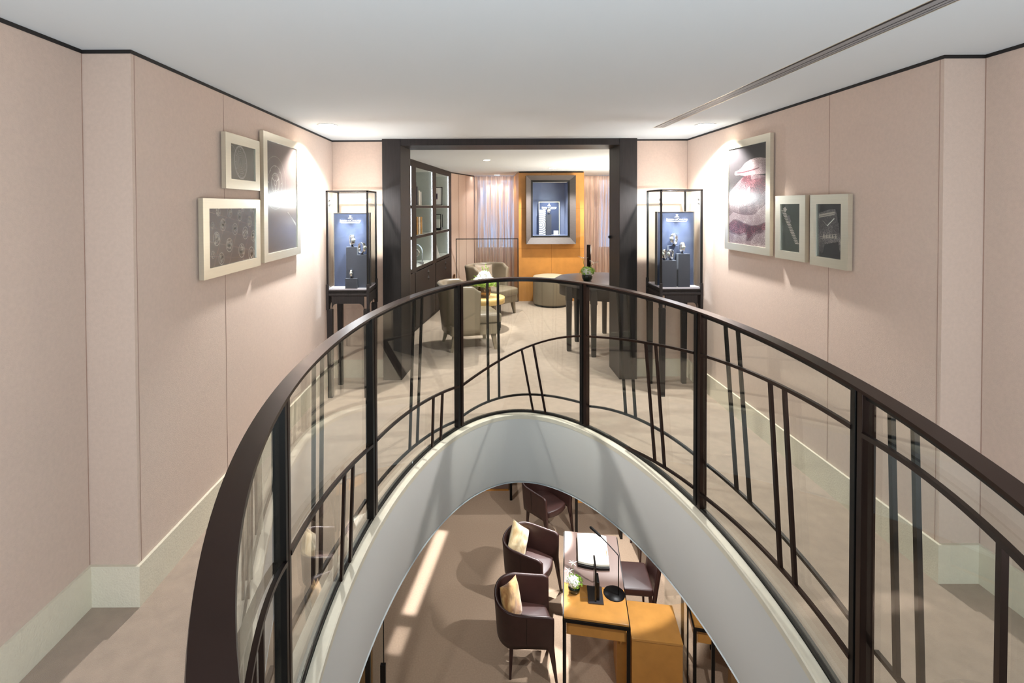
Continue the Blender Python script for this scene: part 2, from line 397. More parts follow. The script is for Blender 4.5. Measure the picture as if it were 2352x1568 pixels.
FR, BK = -.019, .024      # room side of the void, and the far side of the glass
curves = {
 'A': ([(196.8, .612), (203.2, .672), (208, .695), (213, .70), (222, .68), (232, .64)], FR),
 'B': ([(163.9, .442), (171.3, .472), (179.9, .521), (188.2, .576), (196.8, .62)], FR),
 'Bb': ([(163.5, .125), (172.9, .147), (183.9, .182), (191.8, .25), (196, .285)], BK),
 'C': ([(121.7, .351), (136.1, .382), (147.9, .411), (161.7, .437)], FR),
 'Cb': ([(120.7, .065), (132.2, .086), (143.4, .111), (156.3, .125), (161, .127)], BK),
 'D': ([(62.2, .711), (68.9, .675), (76.1, .633), (83, .582), (88.5, .538), (98.9, .465), (105.3, .418), (112.3, .38), (117.8, .345)], FR),
 'Db': ([(63, .172), (69.5, .17), (76.4, .163), (85, .148), (95.9, .134), (103.8, .122), (109.7, .106), (116.6, .074)], BK),
 'E': ([(20.6, .892), (27.8, .858), (36.6, .82), (46.1, .777), (57.7, .729)], FR),
 'El': ([(20.5, .119), (29.7, .085), (32.9, .077), (42.2, .036)], FR),
 'Eb': ([(22.4, .275), (33.6, .274), (44.9, .235), (58.1, .178)], BK),
 'F': ([(-14.7, .992), (-10.6, .986), (-5.5, .974), (1.2, .956), (9.3, .934), (17.7, .902)], FR),
 'Fl': ([(-15.1, .219), (-10.9, .215), (-5.8, .204), (.9, .184), (9.1, .158), (17.5, .123)], FR),
 'Fb': ([(-14, .29), (-5.8, .288), (1, .292), (8.1, .287), (18.7, .276)], BK),
 'G': ([(-50, 1.0), (-36.9, 1.021), (-31.2, 1.018), (-25, 1.016), (-21.1, 1.009), (-17.2, .994)], FR),
 'Gb': ([(-16.2, .296), (-19.7, .309), (-35, .36), (-50, .38)], BK),
 'Ab': ([(198, .3), (215, .36), (231, .38)], BK),
 'H': ([(234, .64), (251, .72), (268, .66)], FR), 'I': ([(272, .66), (290, .75), (306, 1.0)], FR),
}
span = {'A': (197.5, 231.5), 'B': (163, 196), 'Bb': (163, 196), 'C': (120.4, 161.4), 'Cb': (120.4, 161.4), 'D': (61, 118.8), 'Db': (61, 118.8), 'E': (20.8, 59), 'El': (20.8, 43),
        'Eb': (20.8, 59), 'F': (-14.6, 19), 'Fl': (-14.6, 19), 'Fb': (-14.6, 19), 'G': (-51, -16.4), 'Gb': (-51, -16.4), 'Ab': (197.5, 231.5), 'H': (232.6, 269.3), 'I': (270.7, 307)}
ZC = {}
for k, (L, off) in curves.items():
    fz = ZC[k] = interp(L); a0, a1 = span[k]
    mb = MB(); ringstrip(mb, [(off-.008, lambda a: fz(a)-.0075), (off-.008, lambda a: fz(a)+.0075), (off+.006, lambda a: fz(a)+.0075), (off+.006, lambda a: fz(a)-.0075)], a0, a1, 28)
    mb.build('curved_bar', M['bronze'] if off < 0 else M['black'], bal)
TOPZ = ZT-.02
BARS = [(104.2, 1.12, 103.8, None, 'Db', BK), (99.2, 1.12, 98.7, None, 'Db', BK), (88.4, 'D', 82.8, .03, 0, FR), (82.7, 'D', 76.9, .03, 0, FR),
 (133.7, 'C', 134.4, .03, 0, FR), (129, 'C', 130.1, .03, 0, FR), (140.4, 1.12, 142.9, None, 'Cb', BK), (136.4, 1.12, 139.3, None, 'Cb', BK),
 (175, 'B', 176.6, .03, 0, FR), (171.5, 'B', 173, .03, 0, FR), (182.5, 1.12, 183.5, None, 'Bb', BK), (179.5, 1.12, 180.8, None, 'Bb', BK),
 (36.1, 'E', 32.9, .077, 0, FR), (32.7, 'E', 29.7, .085, 0, FR), (48, 1.12, 44.9, None, 'Eb', BK), (44.4, 1.12, 41.4, None, 'Eb', BK),
 (1.4, 'F', -1.1, .193, 0, FR), (-1.7, 'F', -4.2, .205, 0, FR), (14.3, 1.12, 11.2, None, 'Fb', BK), (11.2, 1.12, 8.0, None, 'Fb', BK),
 (-18.3, 1.12, -19.5, None, 'Gb', BK), (-21.6, 1.12, -22.9, None, 'Gb', BK), (-34.6, 'G', -34.4, .03, 0, FR), (-38.2, 'G', -38, .03, 0, FR),
 (206.9, 'A', 207.1, .03, 0, FR), (210.0, 'A', 210.2, .03, 0, FR), (222, 1.12, 221, None, 'Ab', BK), (218, 1.12, 217, None, 'Ab', BK)]
for a, z1, b, z0, ck, off in BARS:
    z1 = ZC[z1](a) if isinstance(z1, str) else z1; z0 = ZC[ck](b) if z0 is None else z0
    d = (oval(a+1)-oval(a-1)).normalized(); nn = Vector((d.y, -d.x, 0))
    MB().bar(oval(b, off-.001, z0), oval(a, off-.001, z1), .018, .013, nrm=nn).build('baluster', M['bronze'] if off < 0 else M['black'], bal)
P_ = POST
for i in range(len(P_)-1):
    a0, a1 = P_[i]+1.0, P_[i+1]-1.0
    mb = MB(); ringstrip(mb, [(-.006, .032), (-.006, ZT-.03), (.006, ZT-.03), (.006, .032)], a0, a1, 36)
    mb.build('glass_panel', M['gl_rail'], bal, recalc=True)
# ------------------------------------------------------------------ the inner room
def wall(name, x0, x1, y0, y1, z0, z1, m=None): return struct(MB().box(x0, x1, y0, y1, z0, z1).build(name, m or M['wall']))
struct(MB().box(-2.4, 4.2, 5.2, 11, HI, HI+.12).build('ceiling_inner', M['ceil']))
wall('wall_inner_right', 3.4, 3.5, 5.36, 11, 0, HI+.1)
wall('wall_partition_right', 2.0, 3.5, 5.3, 5.4, 0, HI+.1); wall('wall_partition_left', -2.3, -1.489, 5.25, 5.37, 0, HI+.1)
wall('wall_inner_left', -2.3, -2.2, 5.3, 10, 0, HI+.1)
# angled wall beyond the shelving
def line(s): return -.87+.155*(s-6.98)
A = (line(9.21), 9.21); B = (-.118, 10.32)
struct(MB().prism([A, B, (B[0]-.1, B[1]+.5), (-2.3, 10.9), (-2.3, 9.62), (A[0]-.02, A[1]+.25)], 0, HI).build('wall_angled', M['wall']))
wa = bpy.data.objects['wall_angled']
for f in (.3, .62, .985):
    x = A[0]+(B[0]-A[0])*f; y = A[1]+(B[1]-A[1])*f
    MB().bar((x+.003, y-.001, .18), (x+.003, y-.001, HI-.014), .004, .004, nrm=(1, -.4, 0)).build('panel_seam', M['seam'], wa)
run('trim_inner', [B, A], .004, HI-.02, HI, M['trim']); run('baseboard_inner', [B, A], .012, 0, .15, M['base'])
# window wall
YW = 10.62
mb = MB()
for x0, x1, z0, z1 in ((-1.2, 4, 0, .82), (-1.2, 4, 2.33, HI+.1), (-1.2, -.08, .82, 2.33), (.86, 2.5, .82, 2.33), (3.4, 4, .82, 2.33)):
    mb.box(x0, x1, YW, YW+.2, z0, z1)
struct(mb.build('wall_far_windows', M['wall']))
for k, (x0, x1) in enumerate(((-.08, .86), (2.5, 3.4))):
    t = bpy.data.objects.new('window_%d' % (k+1), None); C.objects.link(t); t.location = ((x0+x1)/2, YW+.05, .82); struct(t); h = (x1-x0)/2
    mb = MB(); mb.box(-h, h, 0, .05, 0, .04); mb.box(-h, h, 0, .05, 1.47, 1.51); mb.box(-h, -h+.04, 0, .05, .04, 1.47); mb.box(h-.04, h, 0, .05, .04, 1.47); mb.box(-.02, .02, 0, .05, .04, 1.47)
    mb.build('window_frame', M['white'], t)
    MB().box(-h+.04, h-.04, .02, .028, .04, 1.47).build('window_pane', M['gl'], t)
def curtain(x0, x1, y, label, seed):
    rnd = random.Random(seed); xs = [0]
    while xs[-1] < x1-x0: xs.append(xs[-1]+rnd.uniform(.035, .085))
    N_ = len(xs)*8; am = [rnd.uniform(.02, .05) for _ in xs]
    def fn(u, v):
        X = u*(x1-x0); k = min(len(xs)-2, max(0, sum(1 for q in xs if q <= X)-1)); f = (X-xs[k])/(xs[k+1]-xs[k])
        sgn = 1 if k % 2 else -1
        z = .012+(HI-.02)*v
        return (x0+X+.006*sin(9*v+k), y+sgn*am[k]*sin(pi*f)*(1.15-.35*v), z)
    o = MB().grid(fn, N_, 8).build('sheer_curtain', M['curtain'], recalc=False)
    o.name = 'sheer_curtain'; tag(o, label, 'curtain', 'sheer curtains before the inner windows'); return o
lamp('AREA', (.35, 10.15, HI-.02), 1.0, WARM, 1.0, (.35, 10.4, 0), sy=.05, name='curtain_wash_lamp'); lamp('AREA', (2.4, 10.15, HI-.02), 1.6, WARM, 1.4, (2.4, 10.4, 0), sy=.05, name='curtain_wash_lamp')
lamp('SPOT', (.15, 8.7, HI-.03), 30, WARM, .05, (.35, 10.3, 1.1), spot=60, blend=.8, name='curtain_front_fill'); lamp('SPOT', (2.3, 8.9, HI-.03), 28, WARM, .05, (2.2, 10.3, 1.1), spot=60, blend=.8, name='curtain_front_fill')  # fill spots added without fixtures to brighten the curtains
curtain(-.12, .80, 10.34, 'pleated sheer pink curtain hanging left of the orange leather wall panel', 3)
curtain(1.82, 3.3, 10.34, 'pleated sheer pink curtain hanging right of the orange leather wall panel', 8)
# orange leather chimney-like panel with the recessed showcase
YO = 9.12
t = thing('orange_wall_panel', 'tall orange leather clad wall pier standing between the two curtains', 'wall panel', (1.302, YO, 0))
hw = .596; ox0, ox1, oz0, oz1 = .945-1.302, 1.606-1.302, 1.18, 2.19
mb = MB(); zt = HI-.012
mb.box(-hw, ox0, 0, .3, 0, zt); mb.box(ox1, hw, 0, .3, 0, zt); mb.box(ox0, ox1, 0, .3, 0, oz0); mb.box(ox0, ox1, 0, .3, oz1, zt); mb.box(-hw, hw, .5, 1.2, 0, zt)
mb.box(-hw, -hw+.02, .3, .5, 0, zt); mb.box(hw-.02, hw, .3, .5, 0, zt)
mb.build('cladding', M['orange'], t)
for (x0, x1, z0, z1) in ((-.0015, .0015, 0, 1.05), (-.0015, .0015, 2.29, zt), (-hw, -.47, 1.69, 1.693), (.42, hw, 1.69, 1.693), (-hw, hw, .955, .958)):
    MB().box(x0, x1, -.0012, .002, z0, z1).build('panel_joint', mat('joint', (130, 80, 30), .8) if 'joint' not in bpy.data.materials else bpy.data.materials['joint'], t)
MB().box(-hw+.01, hw-.01, -.006, .004, zt-.012, zt+.006).build('top_reveal', M['black'], t)
# showcase
t = thing('showcase', 'lit blue wall showcase with wide grey sloping frame on orange leather', 'showcase', (1.279, YO, 1.052))
fw, fh = .445, 1.233; ix0, ix1, iz0, iz1 = .945-1.279, 1.606-1.279, .135, 1.130
def frame_bev(mb, X0, X1, Z0, Z1, x0, x1, z0, z1, yf, yb, yi, mi=0):
    o = [(X0, Z0), (X1, Z0), (X1, Z1), (X0, Z1)]; i = [(x0, z0), (x1, z0), (x1, z1), (x0, z1)]
    for k in range(4):
        a, b, c, d = o[k], o[(k+1) % 4], i[(k+1) % 4], i[k]
        v = [(a[0], yf, a[1]), (b[0], yf, b[1]), (c[0], yi, c[1]), (d[0], yi, d[1]), (a[0], yb, a[1]), (b[0], yb, b[1]), (c[0], yb, c[1]), (d[0], yb, d[1])]
        mb.add(v, [(0, 1, 2, 3), (4, 7, 6, 5), (0, 4, 5, 1), (2, 6, 7, 3)], mi)
M['greyframe'] = mat('grey_stained_wood', (92, 86, 84), .55, var=.1, vscale=6, stretch=(3, 3, 20))
mb = MB(); frame_bev(mb, -fw, fw, 0, fh, ix0-.02, ix1+.02, iz0-.02, iz1+.02, -.13, 0, -.06); mb.build('frame', M['greyframe'], t)
mb = MB(); frame_bev(mb, ix0-.02, ix1+.02, iz0-.02, iz1+.02, ix0+.012, ix1-.012, iz0+.012, iz1-.012, -.063, -.03, -.055); mb.build('inner_bead', M['black'], t)
mb = MB()
mb.box(ix0, ix0+.01, -.04, .34, iz0, iz1); mb.box(ix1-.01, ix1, -.04, .34, iz0, iz1); mb.box(ix0+.01, ix1-.01, -.04, .34, iz0, iz0+.01); mb.box(ix0+.01, ix1-.01, .33, .34, iz0+.01, iz1)
mb.box(ix0+.01, ix1-.01, -.04, .34, iz1-.01, iz1)
mb.build('lining', mat('showcase_lining', (120, 130, 160), .8, var=.05), t)
MB().box(ix0+.012, ix1-.012, -.036, -.031, iz0+.012, iz1-.012).build('glass_door', M['gl'], t)
MB().box(ix0+.02, ix1-.02, -.015, .0, iz1-.022, iz1-.012).build('light_bar', M['steel'], t)
MB().lathe([(.018, 0), (.018, .01), (.01, .018)], 12, (ix0+.03, -.05, iz0-.005)).build('lock', M['black'], t)
lamp('SPOT', (1.279, YO+.02, 2.15), 30, COOL, .02, (1.279, YO+.2, 1.3), spot=62, blend=.6, name='showcase_spot')
def logo(parent, x, y, z, wdt, m=None):
    # emblem, name and the line beneath, on the front (-y) face of a board
    m = m or M['white']
    rot = Matrix.Translation((x, y, z)) @ Matrix.Rotation(pi/2, 4, 'X')
    s = wdt/1.0
    textmesh('Jaeger-leCoultre', s*.150, 'brand_lettering', m, parent, rot, ext=.0005)
    mb = MB()
    mb.prism([(-.5*s, .0), (-.53*s, .05*s), (-.49*s, .05*s), (-.44*s, -.045*s), (.44*s, -.045*s), (.49*s, .05*s), (.53*s, .05*s), (.5*s, .0), (.455*s, -.07*s), (-.455*s, -.07*s)], -.0005, .0005, mtx=rot)
    mb.build('brand_underline', m, parent)
    mb = MB(); e = .185*s
    mb.prism([(-.12*s, e-.03*s), (.12*s, e-.03*s), (.09*s, e+.01*s), (.03*s, e+.01*s), (.03*s, e+.07*s), (.055*s, e+.085*s), (.045*s, e+.12*s), (-.045*s, e+.12*s), (-.055*s, e+.085*s), (-.03*s, e+.07*s), (-.03*s, e+.01*s), (-.09*s, e+.01*s)], -.0005, .0005, mtx=rot)
    mb.build('brand_emblem', m, parent)
base_z = 1.052+iz0+.0105
t = thing('display_board', 'blue grey board with white brand lettering standing inside the wall showcase', 'display board', (1.293, YO+.22, base_z))
MB().box(-.185, .185, 0, .03, 0, .60).build('panel', M['navy'], t); mb = MB(); frame_bev(mb, -.195, .195, 0, .62, -.182, .182, .006, .606, -.004, .034, -.002); mb.build('board_frame', M['alu'], t)
logo(t, 0, -.002, .50, .26)
def artpanel():
    m = mat('dial_print', (225, 228, 232), .5); nt = m.node_tree; N = nt.nodes; L = nt.links; b = N['Principled BSDF']
    tc = N.new('ShaderNodeTexCoord'); mp = N.new('ShaderNodeMapping'); mp.inputs['Location'].default_value = (.03, 0, -.19); L.new(tc.outputs['Object'], mp.inputs[0])
    wv = N.new('ShaderNodeTexWave'); wv.wave_type = 'RINGS'; wv.rings_direction = 'Y'; wv.inputs['Scale'].default_value = 9; wv.inputs['Distortion'].default_value = 2; L.new(mp.outputs[0], wv.inputs[0])
    r = N.new('ShaderNodeValToRGB'); r.color_ramp.elements[0].position = .45; r.color_ramp.elements[1].position = .55; r.color_ramp.elements[0].color = lin((110, 115, 130)); r.color_ramp.elements[1].color = lin((235, 238, 240))
    L.new(wv.outputs[0], r.inputs[0]); L.new(r.outputs[0], b.inputs['Base Color']); return m
t = MB().box(-.06, .06, 0, .012, 0, .475).build('watch_print_card', artpanel(), loc=(1.155, YO+.14, base_z)); tag(t, 'narrow upright card printed with pale watch dial in the wall showcase', 'card')
t = MB().box(-.048, .048, -.034, .034, 0, .385).build('display_plinth', M['slate'], loc=(1.272, YO+.14, base_z), bevel=.002); tag(t, 'slim grey plinth beside the printed card in the wall showcase', 'plinth')
t = MB().box(-.042, .042, -.02, .02, 0, .085).build('cube_card', M['white'], loc=(1.40, YO+.1, base_z), bevel=.002); tag(t, 'small white block on the floor of the wall showcase', 'block')

# watches -----------------------------------------------------------
def watch(loc, rz, label, size=1.0, lie=False, group=None, horizontal=False):
    t = thing('wristwatch', label, 'watch', loc, rz, group)
    r = .030*size; h = r*1.28
    mb = MB(); 
    def ring(u, v):   # strap loop: flat band swept around an oval
        a = 2*pi*u; b = 2*pi*v; rr = r+.0022*cos(b)*.7
        x = .0125*size*sin(b)
        return (x, rr*sin(a), (h/r)*rr*cos(a)+h+.012)
    mb.grid(ring, 28, 8, closed_u=True)
    st = mb.build('strap', M['steel'], t)
    mb = MB(); mtx = Matrix.Translation((0, -r-.001, h+.016)) @ Matrix.Rotation(pi/2, 4, 'X')
    mb.lathe([(.001, -.002), (.0145*size, -.002), (.015*size, .0), (.015*size, .003), (.013*size, .0045), (.0125*size, .0045)], 22, mtx=mtx); mb.lathe([(.001, -.002), (.002, -.002), (.002, .002), (.001, .002)], 8, (.0165*size, 0, 0), mtx=mtx)
    mb.build('watch_case', M['steel'], t)
    mb = MB(); mb.lathe([(.0005, .0040), (.0120*size, .0040), (.0120*size, .0048), (.0005, .0048)], 22, mtx=mtx); mb.build('dial', M['grayin'], t)
    mb = MB(); mb.box(-.0006, .0006, -.0004, 0, 0, .009*size); mb.box(-.0005, .007*size, -.0004, 0, -.0005, .0005)
    mb.build('hands', M['black'], t).location = (0, -r-.0062, h+.016)
    mb = MB(); mb.box(-.013, .013, -.010, .010, 0, .004); mb.box(-.006, .006, -.006, .006, .004, .014+.0)
    mb.build('stand', M['blackg'], t)
    return t
watch((1.272, YO+.14, base_z+.385), .2, 'small watch on the slim plinth in the wall showcase', 1.5)

# free-standing glass display cabinets --------------------------------
def cabinet(cx, cy, label, flip, power):
    t = thing('display_cabinet', label, 'display cabinet', (cx, cy, 0), 0, 'tall glass display cabinets beside the portal')
    h = .19; lg = .165
    for sx in (-1, 1):
        for sy in (-1, 1):
            mb = MB(); mb.frustum((sx*lg, sy*lg, 0), .042, .042, (sx*(h-.024), sy*(h-.024), .80), .05, .05)
            mb.build('leg', M['dwood'], t, bevel=.002)
    # apron with curved brackets, four sides
    def apron(mtx):
        n = 10; pts = []
        for i in range(n+1): a = pi/2*i/n; pts.append((-.145+.045*(1-cos(a)), .80-.0+.055*sin(a)))
        low = [(-.145, .78)]+pts[1:]; low = low+[(-x, z) for x, z in low[::-1]]
        poly = low+[(.145, .925), (-.145, .925)]
        v = [(x, -h+.002, z) for x, z in poly]+[(x, -h+.02, z) for x, z in poly]; k = len(poly)
        return MB().add(v, [tuple(range(k)), tuple(range(k, 2*k))[::-1]]+[(i, (i+1) % k, k+(i+1) % k, k+i) for i in range(k)], mtx=mtx)
    for k in range(4): apron(Matrix.Rotation(pi/2*k, 4, 'Z')).build('apron', M['dwood'], t)
    mb = MB()
    for sx in (-1, 1):
        for sy in (-1, 1): pass
    mb.box(-h, h, -h, h, .925, .945); mb.box(-h+.006, h-.006, -h+.006, h-.006, .945, .965); mb.box(-h, h, -h, h, .965, .978)
    mb.build('base_moulding', M['dwood'], t, bevel=.003)
    MB().box(-h+.014, h-.014, -h+.014, h-.014, .978, .992).build('lined_floor', mat('pale_lining', (200, 196, 205), .7) if 'pale_lining' not in bpy.data.materials else bpy.data.materials['pale_lining'], t)
    for sx in (-1, 1):
        for sy in (-1, 1):
            o = MB().box(sx*h-(.016 if sx > 0 else 0), sx*h+(0 if sx > 0 else .016), sy*h-(.016 if sy > 0 else 0), sy*h+(0 if sy > 0 else .016), .978, 1.872).build('corner_post', M['black'], t, bevel=.001)
            c = (sx*(h-.007), sy*(h-.007)); MB().box(c[0]-.012, c[0]+.012, c[1]-.012, c[1]+.012, .80, 1.03).build('corner_sleeve', M['dwood'], t, bevel=.003)
    for a in range(4):
        mt = Matrix.Rotation(pi/2*a, 4, 'Z')
        MB().box(-h+.0, h-.0, -h, -h+.014, 1.862, 1.876, mtx=mt).build('top_rail', M['black'], t)
        MB().box(-h+.018, h-.018, -h+.004, -h+.009, .994, 1.86, mtx=mt).build('glass_pane', M['gl'], t)
    MB().box(-h+.014, h-.014, -h+.014, h-.014, 1.866, 1.871).build('top_glass', M['gl'], t)
    for sx in (-1, 1):
        for z in (1.80, 1.76):
            mt = Matrix.Translation((sx*(h-.026), -h+.05, z)) @ Matrix.Rotation(sx*-.6, 4, 'Y')
            MB().lathe([(.007, 0), (.009, .012), (.009, .03)], 12, mtx=mt @ Matrix.Rotation(pi, 4, 'X')).build('spot_lamp', M['steel'], t)
        lamp('SPOT', (cx+sx*(h-.06), cy-h+.026, 1.80), power*2.6, COOL, .006, (cx+sx*.01, cy-.05, 1.30), spot=38, blend=.9, name='cabinet_spot')
    lamp('POINT', (cx+.06*flip, cy-.10, 1.80), 4, (.90, .95, 1), .012, name='cabinet_point_lamp')
    return t
CL, CR = (-1.195, 4.69), (1.815, 4.69)
cabinet(*CL, 'glass display cabinet on dark legs left of the portal', 1, 11)
cabinet(*CR, 'glass display cabinet on dark legs right of the portal', -1, 11)
def board(cx, label, dx, wd, ht, lx):
    t = thing('display_board', label, 'display board', (cx+dx, 4.632, .9925))
    mb = MB(); mb.box(-wd/2+.006, wd/2-.006, 0, .05, 0, ht-.006); mb.build('panel', M['navy'], t, bevel=.002)
    mb = MB(); mb.box(-wd/2, -wd/2+.006, -.003, .052, 0, ht); mb.box(wd/2-.006, wd/2, -.003, .052, 0, ht); mb.box(-wd/2+.006, wd/2-.006, -.003, .052, ht-.006, ht); mb.build('board_frame', M['greyframe'], t)
    logo(t, lx, -.0012, ht-.082, .185)
    return t
board(CL[0], 'navy suede board with white brand lettering in the left cabinet', .008, .335, .682, -.012)
board(CR[0], 'navy suede board with white brand lettering in the right cabinet', -.004, .345, .682, .012)
def plinth(x, y, w_, d_, h_, label, z=.9925):
    o = MB().box(-w_/2, w_/2, -d_/2, d_/2, 0, h_).build('display_plinth', M['slate'], loc=(x, y, z), bevel=.0015); tag(o, label, 'plinth'); return o
cx = CL[0]
plinth(-1.168, 4.572, .100, .056, .371, 'tall slate plinth in the middle of the left cabinet')
plinth(-1.074, 4.572, .092, .056, .30, 'slate plinth at the right side of the left cabinet')
plinth(-1.167, 4.528, .105, .034, .089, 'lowest slate plinth in front in the left cabinet')
watch((-1.168, 4.572, 1.3640), .5, 'watch standing on the tallest plinth of the left cabinet', 1.3)
watch((-1.080, 4.572, 1.2930), .9, 'watch standing on the right plinth of the left cabinet', 1.3)
watch((-1.167, 4.534, 1.0820), .1, 'watch standing on the lowest plinth of the left cabinet', .85)
cx = CR[0]
plinth(1.714, 4.556, .132, .07, .24, 'low wide slate plinth at left in the right cabinet')
plinth(1.846, 4.552, .105, .07, .30, 'slate plinth at right in the right cabinet')
o = plinth(1.776, 4.607, .09, .030, .37, 'navy plinth at the back of the right cabinet'); o.data.materials[0] = M['navy']
watch((1.780, 4.592, 1.3630), -.9, 'watch on the navy back plinth of the right cabinet', 1.3)
watch((1.676, 4.552, 1.2330), -.7, 'left one of the two watches on the low plinth of the right cabinet', 1.15)
watch((1.736, 4.552, 1.2330), -.9, 'right one of the two watches on the low plinth of the right cabinet', 1.15)
watch((1.846, 4.568, 1.2930), -.1, 'bracelet watch on the right plinth of the right cabinet', 1.2)
# ------------------------------------------------------------------ framed pictures
def ramp(N, L, src, stops):
    r = N.new('ShaderNodeValToRGB'); e = r.color_ramp.elements
    while len(e) < len(stops): e.new(.5)
    for k, (p, c) in enumerate(stops): e[k].position = p; e[k].color = lin(c)
    L.new(src, r.inputs[0]); return r.outputs[0]
def pmat(name, rgb, rough=.25): return mat(name, rgb, rough, spec=.5)
def furpic(name, c1, c2, c3, sc, mixs=.5):
    m = mat(name, c1, .4); nt = m.node_tree; N = nt.nodes; L = nt.links; b = N['Principled BSDF']; tc = N.new('ShaderNodeTexCoord')
    n = N.new('ShaderNodeTexVoronoi'); n.inputs['Scale'].default_value = sc; n.inputs['Randomness'].default_value = 1; L.new(tc.outputs['Object'], n.inputs[0])
    n2 = N.new('ShaderNodeTexNoise'); n2.inputs['Scale'].default_value = 9; L.new(tc.outputs['Object'], n2.inputs[0])
    ad = N.new('ShaderNodeMath'); ad.operation = 'ADD'; L.new(n.outputs[0], ad.inputs[0]); L.new(n2.outputs[0], ad.inputs[1])
    L.new(ramp(N, L, ad.outputs[0], [(.45, c1), (.75, c2), (1.0, c3)]), b.inputs['Base Color']); return m
P_GREY = pmat('print_grey', (112, 104, 98)); P_LILAC = pmat('print_lilac', (112, 98, 98)); P_DK = pmat('print_dark', (88, 74, 78)); P_PALE = pmat('print_pale', (196, 186, 178)); P_LINE = pmat('print_line', (176, 168, 164))
P_ROSE = pmat('print_rose', (150, 122, 118)); P_FUR = furpic('print_fur', (228, 218, 216), (200, 182, 184), (140, 116, 122), 170)
P_SPECK = furpic('print_speckle', (222, 210, 210), (168, 138, 144), (84, 56, 66), 210); P_RED = furpic('print_red', (205, 180, 184), (150, 70, 86), (64, 34, 44), 190)
P_DARK2 = pmat('print_charcoal', (62, 58, 62)); P_DIAM = furpic('print_diamond', (214, 208, 206), (150, 140, 142), (80, 74, 78), 260); P_OLIVE = pmat('print_olive', (72, 76, 70))
def picture(label, cat_loc, rz, w_, h_, bw, mats, draw, depth=.036, bb=None):
    # local frame: x to the viewer's right, z up, y into the wall; origin at the lower left corner of the frame
    t = thing('picture_frame', label, 'picture', cat_loc, rz)
    bt = bb if bb else bw
    mb = MB(); g = -.010; mb.box(0, bw, -depth, g, 0, h_); mb.box(w_-bw, w_, -depth, g, 0, h_); mb.box(bw, w_-bw, -depth, g, 0, bt); mb.box(bw, w_-bw, -depth, g, h_-bt, h_)
    mb.box(.05, w_-.05, g, 0, h_-.12, h_-.09)
    mb.build('frame', M['alu'], t)
    mb = MB(); mb.box(bw, w_-bw, -.026, -.020, bt, h_-bt, 0)
    def disc(x, z, r, mi=1, sx=1, sz=1, rot=0, n=24, lift=.0105, hole=0):
        a0 = [(cos(2*pi*k/n)*sx, sin(2*pi*k/n)*sz) for k in range(n)]
        def pt(p, q): u, v = p[0]*q, p[1]*q; X = x+u*cos(rot)-v*sin(rot); Z = z+u*sin(rot)+v*cos(rot); return (min(max(X, bw), w_-bw), -lift-.016, min(max(Z, bt), h_-bt))
        if hole: v = [pt(p, r) for p in a0]+[pt(p, hole) for p in a0]; mb.add(v, [(k, (k+1) % n, n+(k+1) % n, n+k) for k in range(n)], mi)
        else: mb.add([pt(p, r) for p in a0], [tuple(range(n))], mi)
    def poly(P, mi=1, lift=.0105):
        mb.add([(min(max(bw+x*(w_-2*bw), bw), w_-bw), -lift-.016, min(max(bt+z*(h_-2*bt), bt), h_-bt)) for x, z in P], [tuple(range(len(P)))], mi)
    draw(mb, disc, poly)
    mb.build('print', mats, t, recalc=False)
    MB().box(bw, w_-bw, -.031, -.029, bt, h_-bt).build('glazing', M['gl_art'], t)
    return t
def d_small(mb, disc, poly):
    disc(.20, .165, .098, 1, .82, 1.05, .25, 36, hole=.091); disc(.2, .165, .088, 1, .82, 1.05, .25, 36, hole=.086)
    for k in range(4): disc(.20, .165, .07-.012*k, 1, .8, 1, .3, 28, hole=.068-.012*k)
    disc(.13, .12, .14, 1, .55, 1.1, .5, 36, hole=.137)
    for k in range(12): a = k*pi/6; disc(.2+.078*cos(a)*.82, .165+.078*sin(a), .004, 1, n=6)
def d_large(mb, disc, poly):
    cx_, cz = .215, .55
    for r, q in ((.072, .066), (.125, .121), (.19, .188), (.022, .017), (.058, .055)): disc(cx_, cz, r, 1, 1, 1, 0, 48, hole=q)
    for k in range(3):
        a = .5+k*2*pi/3
        mb.add([(cx_+cos(a+.08)*.02, -.0268, cz+sin(a+.08)*.02), (cx_+cos(a-.08)*.02, -.0268, cz+sin(a-.08)*.02), (cx_+cos(a-.1)*.066, -.0268, cz+sin(a-.1)*.066), (cx_+cos(a+.1)*.066, -.0268, cz+sin(a+.1)*.066)], [(0, 1, 2, 3)], 1)
    for k in range(8): a = k*pi/4; disc(cx_+.115*cos(a), cz+.115*sin(a), .006, 1, n=8)
    poly([(.66, .36), (.69, .36), (.97, .22), (.97, .25)], 1)
